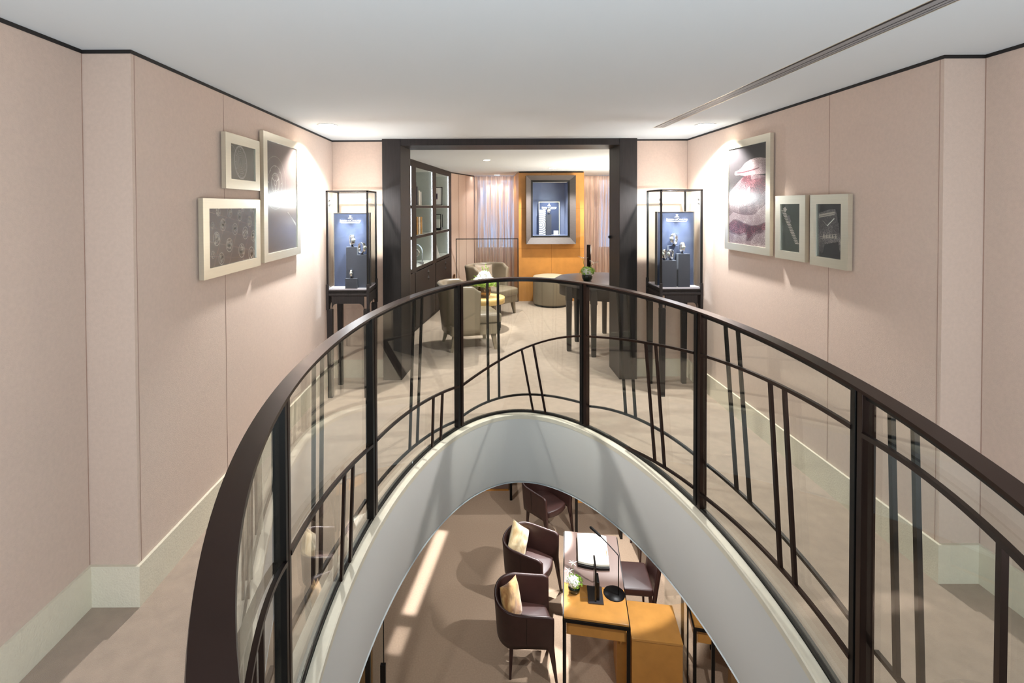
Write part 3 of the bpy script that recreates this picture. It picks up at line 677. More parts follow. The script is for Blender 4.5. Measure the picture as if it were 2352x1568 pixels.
def d_lower(mb, disc, poly):
    rnd = random.Random(4)
    pos = [(.25, .13, .02), (.35, .19, .03), (.5, .29, .035), (.63, .35, .03), (.13, .35, .02), (.2, .2, .03), (.3, .30, .03), (.43, .39, .03), (.22, .42, .025), (.57, .16, .04), (.46, .10, .035), (.33, .07, .04), (.1, .09, .02), (.62, .26, .03)]
    pos = [(.17, .34, .026), (.30, .335, .03), (.42, .315, .034), (.55, .275, .036), (.22, .265, .036), (.36, .235, .036), (.49, .205, .040), (.60, .18, .036), (.15, .19, .040), (.29, .145, .042), (.44, .10, .044), (.57, .07, .044), (.11, .105, .022), (.20, .075, .035), (.11, .265, .02), (.46, .36, .022), (.58, .35, .022)]
    for x, z, r in pos:
        z += .02
        disc(x, z, r, 1, .9, 1, .2, 24, hole=r*.9)
        for k in range(9): a = rnd.random()*6.3; q = rnd.random()*r*.66; disc(x+q*cos(a), z+q*sin(a), r*rnd.uniform(.12, .3), 1, 1, 1, 0, 8, hole=r*rnd.uniform(.02, .1) if rnd.random() < .5 else 0)
        disc(x, z, r*.55, 1, .9, 1, .2, 18, hole=r*.47)
    for k in range(4): poly([(.0, .2+.25*k), (.0, .207+.25*k), (1, -.1+.25*k), (1, -.107+.25*k)], 2, .0103)
    for k in range(3): poly([(.1+.3*k, 0), (.106+.3*k, 0), (.4+.3*k, 1), (.394+.3*k, 1)], 2, .0103)
def d_big(mb, disc, poly):
    # furry, jewelled close-up: pale cap, speckled body with an eye-like oval, pale brow and dark red mouth
    poly([(0, .53), (.1, .58), (.25, .64), (.36, .68), (.48, .71), (.62, .71), (.75, .70), (1, .68), (1, 0), (0, 0)], 2, .0103)
    poly([(.36, .655), (.45, .72), (.6, .70), (.62, .60), (.5, .63)], 3, .01035)
    poly([(.45, .62), (.6, .66), (.8, .66), (1, .67), (1, .55), (.85, .50), (.7, .53), (.5, .5)], 3, .0104)
    poly([(.16, .725), (.17, .755), (.27, .765), (.36, .79), (.45, .83), (.58, .855), (.72, .865), (.86, .86), (1, .84), (1, .70), (.86, .70), (.66, .705), (.45, .70), (.3, .715), (.2, .715)], 1, .0106)
    poly([(.22, .745), (.4, .745), (.6, .755), (.82, .77), (.8, .757), (.6, .74), (.4, .733), (.24, .733)], 3, .0107)
    disc(.40, .435, .135, 3, 1.15, .55, .35, 36, hole=.122, lift=.0107)
    disc(.33, .43, .06, 1, .55, 1.35, -.5, 24, lift=.0108)
    poly([(0, .28), (.12, .33), (.3, .31), (.5, .30), (.7, .31), (.85, .37), (1, .42), (1, .25), (.8, .21), (.6, .20), (.4, .23), (.2, .26), (0, .20)], 1, .0106)
    poly([(0, .2), (.14, .255), (.35, .225), (.6, .195), (.85, .205), (1, .25), (1, .17), (.8, .16), (.66, .12), (.55, .06), (.5, .13), (.3, .10), (.1, .12), (0, .15)], 3, .01065)
    poly([(0, .12), (.1, .10), (.3, .085), (.5, .10), (.5, .04), (.62, .05), (.75, .12), (1, .15), (1, 0), (0, 0)], 1, .0107)
def d_mid(mb, disc, poly):
    for k in range(22):
        f = k/21; x = .10+.72*f; z = .86-.68*f; wd = .10-.02*f
        for s_ in (-1, 0, 1): disc_x = x+s_*.085*wd*8; poly([(disc_x-.035, z-.012), (disc_x+.035, z-.004), (disc_x+.035, z+.012), (disc_x-.035, z+.006)], 1)
    poly([(.3, .74), (.42, .76), (.52, .62), (.4, .60)], 2, .0107)
    poly([(.08, .9), (.2, .94), (.3, .88), (.2, .82)], 1, .0107)
def d_right(mb, disc, poly):
    poly([(.02, .77), (.06, .83), (.5, .90), (.72, .90), (.8, .80), (.86, .55), (.92, .42), (.9, .32), (.3, .24), (.25, .1), (.18, .06), (.1, .12), (.04, .24)], 1)
    poly([(.06, .80), (.7, .86), (.7, .83), (.06, .77)], 2, .0107); poly([(.06, .76), (.7, .82), (.7, .80), (.06, .74)], 2, .0107)
    for a, b in (((.22, .69), (.4, .60)), ((.4, .60), (.68, .74))):
        dx, dz = (b[0]-a[0]), (b[1]-a[1]); poly([(a[0], a[1]), (b[0], b[1]), (b[0]+.02, b[1]-.014), (a[0]+.02, a[1]-.014)], 3, .0109)
    poly([(.8, .66), (.86, .66), (.96, .18), (.9, .14), (.86, .3)], 1, .0106)
    poly([(.1, .38), (.8, .46), (.8, .45), (.1, .37)], 2, .0107); poly([(.1, .34), (.8, .42), (.8, .41), (.1, .33)], 2, .0107)
    for k in range(5): poly([(.22+.12*k, .36), (.27+.12*k, .45), (.32+.12*k, .37)], 2, .0108)
g0 = XL
picture('small square aluminium frame with watch dial print, upper left of three', (g0, 2.871, 1.836), pi/2, .443, .325, .062, [P_GREY, P_LINE], d_small, bb=.058)
picture('tall aluminium frame with balance wheel print, largest on the left wall', (g0, 3.372, 1.351), pi/2, .685, .893, .062, [P_LILAC, P_LINE], d_large, bb=.056)
picture('wide aluminium frame with many small round dials, lowest on the left wall', (g0, 2.629, 1.342), pi/2, .683, .434, .061, [P_DK, P_PALE, P_ROSE], d_lower, bb=.056)
g1 = XR
picture('large upright frame with pale pink furry close-up on the right wall', (g1, 4.210, 1.366), -pi/2, .655, .877, .054, [P_DARK2, P_FUR, P_SPECK, P_RED], d_big, bb=.055)
picture('small upright frame with diagonal bracelet print between two larger frames', (g1, 3.490, 1.364), -pi/2, .320, .428, .056, [P_OLIVE, P_PALE, P_DIAM], d_mid, bb=.056)
picture('upright frame with rectangular jewelled watch print, nearest on the right wall', (g1, 3.122, 1.358), -pi/2, .322, .432, .056, [P_DARK2, P_DIAM, P_PALE, pmat('print_white', (235, 235, 232))], d_right, bb=.056)

# ------------------------------------------------------------------ downlights
def downlight(x, y, z, r, label, power, spot=95, color=WARM, blend=.35, tgt=None, vis=True):
    t = thing('recessed_downlight', label, 'ceiling light', (x, y, z), 0, 'round recessed ceiling downlights')
    MB().lathe([(r, 0), (r+.008, -.002), (r+.008, -.004), (r-.004, -.004), (r-.004, 0)], 28).build('trim_ring', M['white'], t)
    MB().lathe([(.001, -.006), (r-.012, -.006), (r-.006, -.004), (r-.005, 0), (.001, 0)], 28).build('lens', M['dl'], t)
    lamp('SPOT', (x, y, z-.045), power, color, .035, tgt, spot, blend, parent=t, name='downlight_lamp')
downlight(-1.248, 4.119, H, .075, 'round ceiling downlight above the left display cabinet', 98, 126, tgt=(-1.28, 4.3, 0))
downlight(1.874, 4.168, H, .075, 'round ceiling downlight above the right display cabinet', 98, 126, tgt=(1.9, 4.33, 0))
downlight(.098, 6.85, HI, .05, 'round downlight above the low wooden table in the inner room', 86, 90, tgt=(.05, 6.95, 0))
lamp('SPOT', (.098, 6.85, HI-.03), 70, (1, .97, .88), .03, (.05, 7.0, .5), spot=26, blend=.4, name='added_table_beam')  # extra beam added at the downlight to brighten table and flowers
downlight(.35, 10.05, HI, .06, 'round downlight close to the left sheer curtain', 7, 140)
downlight(1.215, 8.35, HI, .065, 'round downlight above the drum ottoman', 70, 120, tgt=(1.25, 8.7, 0))
lamp('AREA', (2.75, 7.6, 1.3), 42, (1, .93, .80), 1.0, (2.4, 7.5, 2.4), sy=1.6, name='uplight_fill')  # unseen fill added behind the right post to brighten the inner ceiling
for x, y, p_, lb in ((-.45, 1.2, 2, 'left of the middle, just above the picture edge'), (1.1, 1.2, 2, 'right of the middle, just above the picture edge'), (-1.0, -.4, 2, 'over the left of the landing behind the view'), (1.6, -.4, 2, 'over the right of the landing behind the view'), (.3, -1.5, 3, 'farthest back over the landing')):  # unseen downlights added to light the near part of the room
    downlight(x, y, H, .06, 'unseen added ceiling downlight '+lb, p_, 165, NEUT, 1)

# ------------------------------------------------------------------ shelving along the left of the inner room
d0 = Vector((.155, 1, 0)).normalized(); n0 = Vector((d0.y, -d0.x, 0))        # along the face; n0 points into the room
ang = math.atan2(d0.y, d0.x)
t = thing('bookcase', 'tall dark wood bookcase with lit open bays and diamond pulls', 'bookcase', (line(5.45), 5.45, 0), ang)
LEN = (9.21-5.45)/d0.y
s_of = lambda y: (y-5.45)/d0.y
cuts = [(s_of(4.65+1.14), s_of(6.716)), (s_of(6.92), s_of(7.842)), (s_of(8.066), s_of(9.0))]
rows = [(.889, 1.288), (1.327, 1.712), (1.745, 2.275)]
D = .34
mb = MB()   # local: x along the face, +y to the left of it = away from the room
xs = [0]+[c for ab in cuts for c in ab]+[LEN]
for k in range(0, len(xs), 2): mb.box(xs[k], xs[k+1], 0, D, .06, HI-.02)
for a, b in cuts:
    zs = [.84]+[z for r_ in rows for z in r_]+[HI-.02]
    for k in range(0, len(zs), 2): mb.box(a, b, .0 if k in (0, 6) else .004, D, zs[k], zs[k+1])
    mb.box(a, b, D-.02, D, .06, HI-.02)
mb.box(0, LEN, .03, D, 0, .06)
mb.build('carcass', M['dwood2'], t)
for a, b in cuts:
    for z0, z1 in rows:
        mb = MB(); e = .004
        mb.box(a, b, D-.028, D-.02, z0, z1); mb.box(a, a+e, .02, D-.028, z0, z1); mb.box(b-e, b, .02, D-.028, z0, z1); mb.box(a+e, b-e, .004, D-.028, z0, z0+e); mb.box(a+e, b-e, .02, D-.028, z1-e, z1)
        mb.build('bay_lining', M['grayin'], t)
        MB().box(b-.009, b-.005, .008, .013, z0+.006, z1-.006).build('led_strip', M['led'], t)
for k, (a, b) in enumerate(cuts):
    a2 = a-.09 if k else a; b2 = b+.09
    dr = MB().box(a2, b2, -.012, 0, .08, .83).build('cabinet_door', M['dwood2'], t, bevel=.0015)
    for z in (.755, .665):
        cx_ = (a2+b2)/2+.12
        mb = MB(); mb.add([(cx_-.05, -.013, z), (cx_, -.013, z-.044), (cx_+.05, -.013, z), (cx_, -.013, z+.044), (cx_, -.032, z)], [(0, 1, 4), (1, 2, 4), (2, 3, 4), (3, 0, 4), (0, 3, 2, 1)])
        mb.build('door_pull', M['trim'], dr)
run('trim_bookcase', [(line(9.21), 9.21), (line(5.45), 5.45)], .004, HI-.02, HI, M['trim'])
def onshelf(y, dep, z): return Vector((line(y), y, 0))-n0*dep+Vector((0, 0, z+.0045))
def shelfthing(name, mb, m, y, dep, z, label, cat, rz=0, bevel=0, group=None):
    p = onshelf(y, dep, z); o = mb.build(name, m, loc=p, rz=ang-pi/2+rz, bevel=bevel); return tag(o, label, cat, group)
# books: local x = out of the shelf (towards the room), y = along the row
bk = [(.30, .34, .034, (24, 26, 34), 'black tall book, nearest on the upper shelf'), (.27, .33, .03, (40, 44, 58), 'dark blue tall book beside the black one on the upper shelf'),
      (.26, .27, .03, (70, 72, 74), 'grey book behind the dark tall books on the upper shelf'), (.29, .215, .045, (226, 224, 214), 'white upright book on the upper shelf'), (.27, .20, .03, (240, 238, 230), 'thin white book at the end of the upper row')]
yy = 7.02
for dp, hh, th, c, lb in bk:
    mb = MB(); mb.box(-dp+.085, .02, -th/2, th/2, 0, hh); shelfthing('book', mb, mat('book_cover', c, .5), yy, .10-dp*.1, rows[2][0], lb, 'book', bevel=.002, group='books on the upper shelf'); yy += th+.05
yy = 7.02
for hh, th, c, lb in ((.26, .05, (120, 86, 40), 'brown and gold book, nearest on the middle shelf'), (.255, .05, (176, 136, 70), 'gold patterned book on the middle shelf'), (.25, .05, (236, 228, 210), 'cream book between gold ones on the middle shelf'), (.25, .04, (196, 150, 80), 'tan book at the far end of the middle row')):
    mb = MB(); mb.box(-.2, .02, -th/2, th/2, 0, hh); shelfthing('book', mb, mat('book_gold', c, .4, var=.35, vscale=22), yy, .06, rows[1][0], lb, 'book', bevel=.002, group='books on the middle shelf'); yy += th+.06
def place(o_or_t, y, dep, z, rz=0): o_or_t.location = onshelf(y, dep, z); o_or_t.rotation_euler.z = ang-pi/2+rz
t = thing('mantel_clock', 'arched silver and glass clock on the lowest lit shelf', 'clock'); place(t, 7.25, .12, rows[0][0], .25)
def arch(w_, h_): return [(-w_, 0), (w_, 0)]+[(w_*cos(a), h_-w_+w_*sin(a)) for a in np.linspace(0, pi, 16)]
def slab(mb, poly, y0, y1, mi=0):
    k = len(poly); v = [(x, y0, z) for x, z in poly]+[(x, y1, z) for x, z in poly]
    return mb.add(v, [tuple(range(k)), tuple(range(k, 2*k))[::-1]]+[(i, (i+1) % k, k+(i+1) % k, k+i) for i in range(k)], mi)
mb = MB(); slab(mb, [(x, z+.025) for x, z in arch(.11, .27)], -.05, .05); mb.build('glass_dome', M['gl'], t)
mb = MB(); 
A_o = [(x, z+.025) for x, z in arch(.115, .28)]; A_i = [(x, z+.04) for x, z in arch(.10, .25)]
k = len(A_o); v = [(x, -.055, z) for x, z in A_o]+[(x, -.055, z) for x, z in A_i]+[(x, -.043, z) for x, z in A_o]+[(x, -.043, z) for x, z in A_i]
mb.add(v, [(i, (i+1) % k, k+(i+1) % k, k+i) for i in range(k)]+[(2*k+i, 3*k+i, 3*k+(i+1) % k, 2*k+(i+1) % k) for i in range(k)]+[(i, 2*k+i, 2*k+(i+1) % k, (i+1) % k) for i in range(k)])
mb.build('arched_frame', M['steel'], t)
MB().box(-.13, .13, -.07, .07, 0, .025).build('clock_base', M['steel'], t, bevel=.003)
MB().lathe([(.066, 0), (.066, .008), (.05, .01), (.05, 0)], 32, mtx=Matrix.Translation((0, -.02, .17)) @ Matrix.Rotation(pi/2, 4, 'X')).build('dial_ring', M['steel'], t)
MB().lathe([(.001, 0), (.012, .0), (.012, .05), (.001, .05)], 16, mtx=Matrix.Translation((0, 0, .09)) @ Matrix.Rotation(pi/2, 4, 'X')).build('movement', M['gold'], t)
t = thing('photo_frame', 'leaning picture with white mat in the top far bay', 'photo frame'); place(t, 8.35, .10, rows[2][0], .15); t.rotation_euler.x = -.14
mb = MB(); frame_bev(mb, -.13, .13, 0, .31, -.118, .118, .012, .298, -.02, 0, -.018); mb.build('frame', M['black'], t)
MB().box(-.12, .12, -.012, -.004, .01, .30).build('mat_board', M['white'], t); MB().box(-.06, .05, -.0145, -.0125, .10, .20).build('photo_print', furpic('photo_blur', (190, 170, 190), (120, 90, 120), (50, 40, 60), 30), t)
t = thing('glass_box', 'black-edged glass box holding a tilted card in the far middle bay', 'glass box'); place(t, 8.5, .13, rows[1][0]+.03, .1)
s_ = .11
for sx in (-1, 1):
    for sy in (-1, 1): MB().box(sx*s_-.006, sx*s_+.006, sy*s_-.006, sy*s_+.006, 0, .24).build('edge_bar', M['black'], t)
for z in (0, .232):
    mb = MB()
    for sx in (-1, 1): mb.box(sx*s_-.006, sx*s_+.006, -s_, s_, z, z+.01)
    for sy in (-1, 1): mb.box(-s_+.006, s_-.006, sy*s_-.006, sy*s_+.006, z, z+.01)
    mb.build('edge_frame', M['black'], t)
MB().box(-s_-.0, s_, -s_, s_, -.03, 0).build('box_base', M['black'], t)
MB().box(-s_+.006, s_-.006, -s_, -s_+.003, .01, .232).build('glass_side', M['gl'], t)
o = MB().add([(-.08, -.03, 0), (.08, -.03, 0), (.08, .05, .15), (-.08, .05, .15), (-.08, .0, 0), (.08, .0, 0), (.08, .055, .148), (-.08, .055, .148)], [(0, 1, 2, 3), (4, 7, 6, 5), (0, 4, 5, 1), (1, 5, 6, 2), (2, 6, 7, 3), (3, 7, 4, 0)]).build('tilted_card', M['white'])
place(o, 8.5, .13, rows[1][0]+.033); tag(o, 'white tilted card inside the black-edged glass box', 'card')
o = MB().add([(-.11, -.06, 0), (.11, -.06, 0), (.11, .06, 0), (-.11, .06, 0), (-.11, .0, .21), (.06, .0, .21)], [(0, 3, 2, 1), (0, 1, 5, 4), (1, 2, 5), (2, 3, 4, 5), (3, 0, 4)]).build('tent_card', M['white'])
place(o, 8.3, .12, rows[0][0], .2); tag(o, 'white folded tent card in the lowest far bay', 'card')
# socket on the angled wall
t = thing('wall_socket', 'small brass socket plate on the pink wall beyond the bookcase', 'socket', (line(9.21)+.045, 9.28, .42), ang-pi/2)
MB().box(-.0, .012, -.04, .04, -.06, .06).build('plate', M['gold'], t); 
for z in (-.03, .03): MB().box(.012, .014, -.018, .018, z-.012, z+.012).build('outlet', M['black'], t)
# low glass guard before the curtain
t = thing('glass_screen', 'clear waist-high glass screen with thin black frame before the curtain', 'glass screen', (.13, 9.08, 0))
mb = MB(); mb.box(-.57, .565, -.01, .01, 1.135, 1.15); mb.box(-.57, -.557, -.01, .01, .0, 1.135); mb.box(.553, .565, -.01, .01, .0, 1.135); mb.box(-.557, .553, -.01, .01, 0, .012)
mb.build('frame', M['black'], t); MB().box(-.557, .553, -.003, .003, .012, 1.135).build('pane', M['gl'], t)

# ------------------------------------------------------------------ lounge furniture
def ushell(mb, wd, dp, th, ztop, zbot, lean, ext=1.0, n=44, pw=2.6, rings=10, front=.0):
    # U-shaped upholstered wall, open towards +x. t in [-1,1]; ztop/zbot functions of |t|
    def path(t):
        L_ = dp*ext
        s = abs(t)
        # superelliptic back joined to straight sides
        a = s*pi/2
        if s < .62:
            q = s/.62*pi/2; x = -dp/2+(dp*.42)*(1-abs(cos(q))**(2/pw)); y = wd/2*abs(sin(q))**(2/pw)
        else:
            f = (s-.62)/.38; x = -dp/2+dp*.42+f*(L_-dp*.42); y = wd/2
        return x, (y if t >= 0 else -y)
    def nrm(t):
        a = path(max(-1, t-.01)); b = path(min(1, t+.01)); dx, dy = b[0]-a[0], b[1]-a[1]; l = math.hypot(dx, dy); return (-dy/l, dx/l)
    K = 2*rings
    rows_ = []
    for i in range(n+1):
        t = -1+2*i/n; x, y = path(t); nx, ny = nrm(t)        # normal
        # outward = away from centre
        if nx*(x-.05)+ny*y < 0: nx, ny = -nx, -ny
        zt, zb = ztop(abs(t)), zbot(abs(t)); sec = []
        m_ = 6
        for j in range(m_+1):                               # outer face upwards
            f = j/m_; z = zb+(zt-th*.5-zb)*f; sec.append((x+nx*lean(z), y+ny*lean(z), z))
        lt = lean(zt)
        for j in range(1, 6):
            a = pi*j/6; sec.append((x+nx*(lt-th/2+th/2*cos(a)), y+ny*(lt-th/2+th/2*cos(a)), zt-th*.5+th*.5*sin(a)))
        for j in range(m_+1):
            f = 1-j/m_; z = zb+(zt-th*.5-zb)*f; sec.append((x+nx*(lean(z)-th), y+ny*(lean(z)-th), z))
        rows_.append(sec)
    K = len(rows_[0]); v = [p for r_ in rows_ for p in r_]; f = []
    for i in range(n):
        for k in range(K): f.append((i*K+k, i*K+(k+1) % K, (i+1)*K+(k+1) % K, (i+1)*K+k))
    f.append(tuple(range(K))); f.append(tuple(n*K+k for k in range(K))[::-1])
    return mb.add(v, f, 0, True)
def pad(mb, poly, z0, z1, r=.02, mtx=None, dome=0):
    # cushion: outline inset towards the rounded upper and lower edges
    P = [Vector(p) for p in poly]; c = sum(P, Vector((0, 0)))/len(P); n = len(P)
    prof = [(r, z0), (r*.3, z0+r*.3), (0, z0+r), (0, z1-r), (r*.3, z1-r*.3), (r, z1), (r*2.4, z1+dome*.5)]
    v = []
    for ins, z in prof:
        for p in P: d = (p-c); l = d.length; q = c+d*(1-ins/l); v.append((q.x, q.y, z))
    f = []
    for j in range(len(prof)-1):
        for k in range(n): f.append((j*n+k, j*n+(k+1) % n, (j+1)*n+(k+1) % n, (j+1)*n+k))
    f.append(tuple(range(n))[::-1]); v.append((c.x, c.y, z1+dome)); top = len(v)-1; b0 = (len(prof)-1)*n
    for k in range(n): f.append((b0+k, b0+(k+1) % n, top))
    return mb.add(v, f, 0, True, mtx)
def roundrect(w_, d_, r, n=6, c=(0, 0)):
    o = []
    for sx, sy, a0 in ((1, 1, 0), (-1, 1, 90), (-1, -1, 180), (1, -1, 270)):
        for k in range(n+1): a = R(a0+90*k/n); o.append((c[0]+sx*(w_/2-r)+r*cos(a), c[1]+sy*(d_/2-r)+r*sin(a)))
    return o
def lounge(loc, rz, label):
    t = thing('armchair', label, 'armchair', loc, rz, 'taupe leather armchairs around the low table')
    sm = lambda a, b, x: (lambda q: q*q*(3-2*q))(min(1, max(0, (x-a)/(b-a))))
    mb = MB(); ushell(mb, .66, .62, .075, lambda s: .79-.10*sm(.66, 1, s)*.6, lambda s: .20, lambda z: .07*((z-.2)/.6)**1.2, ext=.62, n=48)
    mb.build('backrest', M['taupe'], t)
    mb = MB(); mb.prism(roundrect(.60, .60, .03, c=(.03, 0)), .20, .315); mb.build('seat_base', M['taupe'], t, bevel=.008)
    mb = MB(); pad(mb, roundrect(.60, .53, .05, c=(.075, 0)), .318, .425, .022, dome=.02); mb.build('seat_cushion', M['taupe'], t)
    for sx, sy in ((-1, -1), (-1, 1), (1, -1), (1, 1)):
        mb = MB(); mb.frustum((sx*.245+(.045 if sx > 0 else -.01), sy*.255, 0), .032, .032, (sx*.235+.03, sy*.235, .205), .062, .062); mb.build('leg', M['taupe'], t, bevel=.003)
    return t
lounge((-.16, 6.22, 0), R(15), 'taupe leather armchair with its rounded back towards the balustrade')
lounge((.17, 8.10, 0), R(-42), 'taupe leather armchair with a cushion facing the balustrade by the curtain')
def pillow(name, m, loc, rot, s_, th, label, rnd=3, group=None):
    o = bpy.data.objects.new  # noqa
    mb = MB(); N_ = 16; v = []; f = []
    ns = noise
    for side in (1, -1):
        for j in range(N_+1):
            for i in range(N_+1):
                u, w_ = -1+2*i/N_, -1+2*j/N_
                pinch = 1-.07*(1-abs(u)**2)*(abs(w_)**6)-.0
                x = u*s_/2*(1-.06*(1-u*u)*0-.05*(1-abs(w_))*0)*(1-.07*(1-w_*w_)*abs(u)**3*0+0); z = w_*s_/2
                k = (1-abs(u)**2.6)**.6*(1-abs(w_)**2.6)**.6
                x *= 1-.08*(1-w_*w_)*abs(u)**4; z *= 1-.08*(1-u*u)*abs(w_)**4
                wr = .012*ns.noise(Vector((u*2.5, w_*2.5, rnd+side)))*k
                v.append((x, side*(th/2*k+wr), z))
    W = N_+1
    for sd in range(2):
        for j in range(N_):
            for i in range(N_): a = sd*W*W+j*W+i; f.append((a, a+1, a+W+1, a+W))
    mb.add(v, f, 0, True)
    o = mb.build(name, m, loc=loc, weld=True); o.rotation_euler = rot; tag(o, label, 'cushion', group); return o
pillow('throw_cushion', M['taupec'], (.06, 8.26, .60), (R(-14), R(4), R(30)), .36, .10, 'taupe cushion leaning in the far leather armchair', 5)
# low round table
t = thing('round_side_table', 'low round table with pale wooden top and black base between armchairs', 'side table', (.045, 7.02, 0))
MB().lathe([(.001, .385), (.296, .385), (.302, .389), (.302, .458), (.298, .462), (.001, .462)], 56).build('table_top', M['lightwood'], t)
MB().lathe([(.001, 0), (.24, 0), (.24, .018), (.001, .018)], 40).build('foot_disc', M['black'], t)
for a in (15, 135, 255):
    mb = MB(); mb.bar((cos(R(a))*.235, sin(R(a))*.235, .018), (cos(R(a))*.235, sin(R(a))*.235, .385), .09, .018, nrm=(cos(R(a)), sin(R(a)), 0)); mb.build('support', M['blackg'], t)
# flower arrangements
def petals(mb, c, r, n, size, seed, mi=0, flat=.75, up=0):
    rnd = random.Random(seed)
    for k in range(n):
        a = rnd.random()*2*pi; z = rnd.uniform(-.35+up, 1); q = math.sqrt(max(0, 1-z*z)); d = Vector((q*cos(a), q*sin(a), z*flat)); p = Vector(c)+d*r*rnd.uniform(.82, 1.06)
        dn = d.normalized(); u = dn.cross(Vector((0, 0, 1)) if abs(dn.z) < .9 else Vector((1, 0, 0))).normalized(); v = dn.cross(u); ph = rnd.random()*6
        for s in range(4):
            b = ph+s*pi/2; e = (u*cos(b)+v*sin(b)); e2 = (-u*sin(b)+v*cos(b)); sz = size*rnd.uniform(.7, 1.2)
            mb.add([p, p+e*sz*.6+e2*sz*.4+dn*sz*.15, p+e*sz+dn*sz*.35, p+e*sz*.6-e2*sz*.4+dn*sz*.15], [(0, 1, 2, 3)], mi)
def lily(mb, tip, r, seed, mi=0):
    rnd = random.Random(seed)
    for k in range(6):
        a = k*pi/3+rnd.random()*.3; e = Vector((cos(a), sin(a), rnd.uniform(.0, .6))); s = Vector((-sin(a), cos(a), 0)); tp = Vector(tip)
        L_ = r*rnd.uniform(.8, 1.1)
        mb.add([tp, tp+e*L_*.5+s*r*.09, tp+e*L_+Vector((0, 0, -.12*r)), tp+e*L_*.5-s*r*.09], [(0, 1, 2, 3)], mi)
def curve_pts(a, b, bend, n=8):
    a = Vector(a); b = Vector(b); return [a.lerp(b, i/n)+Vector(bend)*sin(pi*i/n) for i in range(n+1)]
t = thing('flower_arrangement', 'white flower arrangement in a round bronze vase on the low table', 'flowers', (.06, 6.98, .4625))
MB().lathe([(.001, 0), (.055, 0), (.088, .05), (.095, .09), (.085, .14), (.066, .17), (.070, .178), (.06, .178), (.055, .16), (.001, .15)], 36).build('vase', M['vase'], t)
mb = MB(); MBc = [((0, 0, .24), .12, 90), ((-.07, -.02, .22), .09, 50), ((.09, -.01, .21), .08, 46), ((.0, 0, .31), .08, 46), ((-.03, .05, .25), .1, 30)]
for k, (c, r_, n_) in enumerate(MBc): mb.ball(c, r_*.8, n=12); petals(mb, c, r_, n_*2, .016, k+1)
mb.build('blossoms', M['petal'], t, recalc=False)
mb = MB()
for k, (c, r_, n_) in enumerate([((0, 0, .19), .15, 120), ((.1, 0, .19), .11, 60), ((-.09, 0, .19), .11, 60)]): petals(mb, c, r_, n_, .022, k+31, flat=.5)
for k, tp in enumerate([(.02, 0, .46), (.05, -.02, .42), (-.03, 0, .42), (.17, 0, .25), (-.17, 0, .24), (.2, -.05, .2), (-.14, -.04, .3)]):
    P3 = curve_pts((0, 0, .2), tp, (.01, 0, .01)); mb.tube(P3, .0018, 5)
    for q in range(4, 9): petals(mb, P3[q], .008, 4, .010, k*9+q)
mb.build('foliage', M['leafg'], t, recalc=False)
# drum ottoman
t = thing('ottoman', 'round taupe leather drum ottoman before the orange panel', 'ottoman', (1.247, 8.78, 0))
MB().lathe([(.29, 0), (.29, .03)], 48).build('plinth', M['black'], t)
MB().lathe([(.29, .028), (.312, .034), (.317, .06), (.317, .462), (.310, .47)], 56).build('drum', M['taupe'], t)
MB().lathe([(.311, .470), (.318, .474), (.318, .49), (.306, .505), (.24, .520), (.12, .528), (.001, .53)], 56).build('cushion_top', mat('pale_taupe_leather', (196, 186, 160), .35), t)
# dark demi-round consultation table
t = thing('console_table', 'dark wood table with moulded edge beside the right portal post', 'table', (1.62, 6.28, 0))
def blob(r, n=64, k=.12): return [(r*(1.0+.02*cos(8*a))*cos(a)*1.03, r*(1.0+.02*cos(8*a))*sin(a)) for a in [2*pi*i/n for i in range(n)]]
mb = MB()
for z0, z1, r_ in ((.792, .81, .655), (.776, .792, .642), (.765, .776, .625)): mb.prism(blob(r_), z0, z1, sm=True)
mb.build('table_top', mat('dark_tabletop', (80, 76, 76), .3, var=.05), t)
mb = MB(); ring = blob(.59); n = len(ring); v = [(x, y, .63) for x, y in ring]+[(x, y, .765) for x, y in ring]+[(x*.95, y*.95, .765) for x, y in ring]+[(x*.95, y*.95, .63) for x, y in ring]
mb.add(v, [(i, (i+1) % n, n+(i+1) % n, n+i) for i in range(n)]+[(3*n+i, 3*n+(i+1) % n, (i+1) % n, i) for i in range(n)]+[(2*n+i, 2*n+(i+1) % n, 3*n+(i+1) % n, 3*n+i) for i in range(n)], 0, True)
mb.build('apron', M['dwood'], t)
for x, y in ((-.56, -.32), (-.32, -.56), (-.386, .10), (.067, .50), (.5, -.3), (.4, .38)):
    mb = MB(); mb.frustum((x, y, 0), .05, .05, (x, y, .60), .062, .062); mb.box(x-.036, x+.036, y-.036, y+.036, .60, .765); mb.build('leg', M['dwood'], t, bevel=.003)
t = thing('flower_arrangement', 'green and white posy with two star lilies in a black bowl', 'flowers', (1.32, 6.16, .8105))
MB().lathe([(.001, 0), (.045, 0), (.062, .03), (.066, .065), (.060, .075), (.05, .07), (.001, .06)], 28).build('bowl', M['dgreen'], t)
mb = MB(); mb.ball((0, 0, .105), .06); petals(mb, (0, -.005, .11), .07, 90, .012, 5); mb.build('blossoms', M['petal'], t, recalc=False)
mb = MB(); petals(mb, (0, .0, .105), .085, 110, .016, 7); petals(mb, (.05, 0, .12), .045, 60, .014, 8); mb.build('foliage', M['leafg'], t, recalc=False)
for k, (tp, b_) in enumerate((((-.05, 0, .27), (-.01, 0, 0)), ((.09, 0, .22), (.0, 0, .02)))):
    mb = MB(); mb.tube(curve_pts((0, 0, .1), tp, b_), .003, 6); mb.build('stem', M['stem'], t)
    mb = MB(); lily(mb, tp, .075, k+3); mb.build('lily', M['petal'], t, recalc=False)
t = thing('rod_lamp', 'upright dark cylindrical rod behind the posy on the dark table', 'lamp', (1.45, 6.66, .8105))
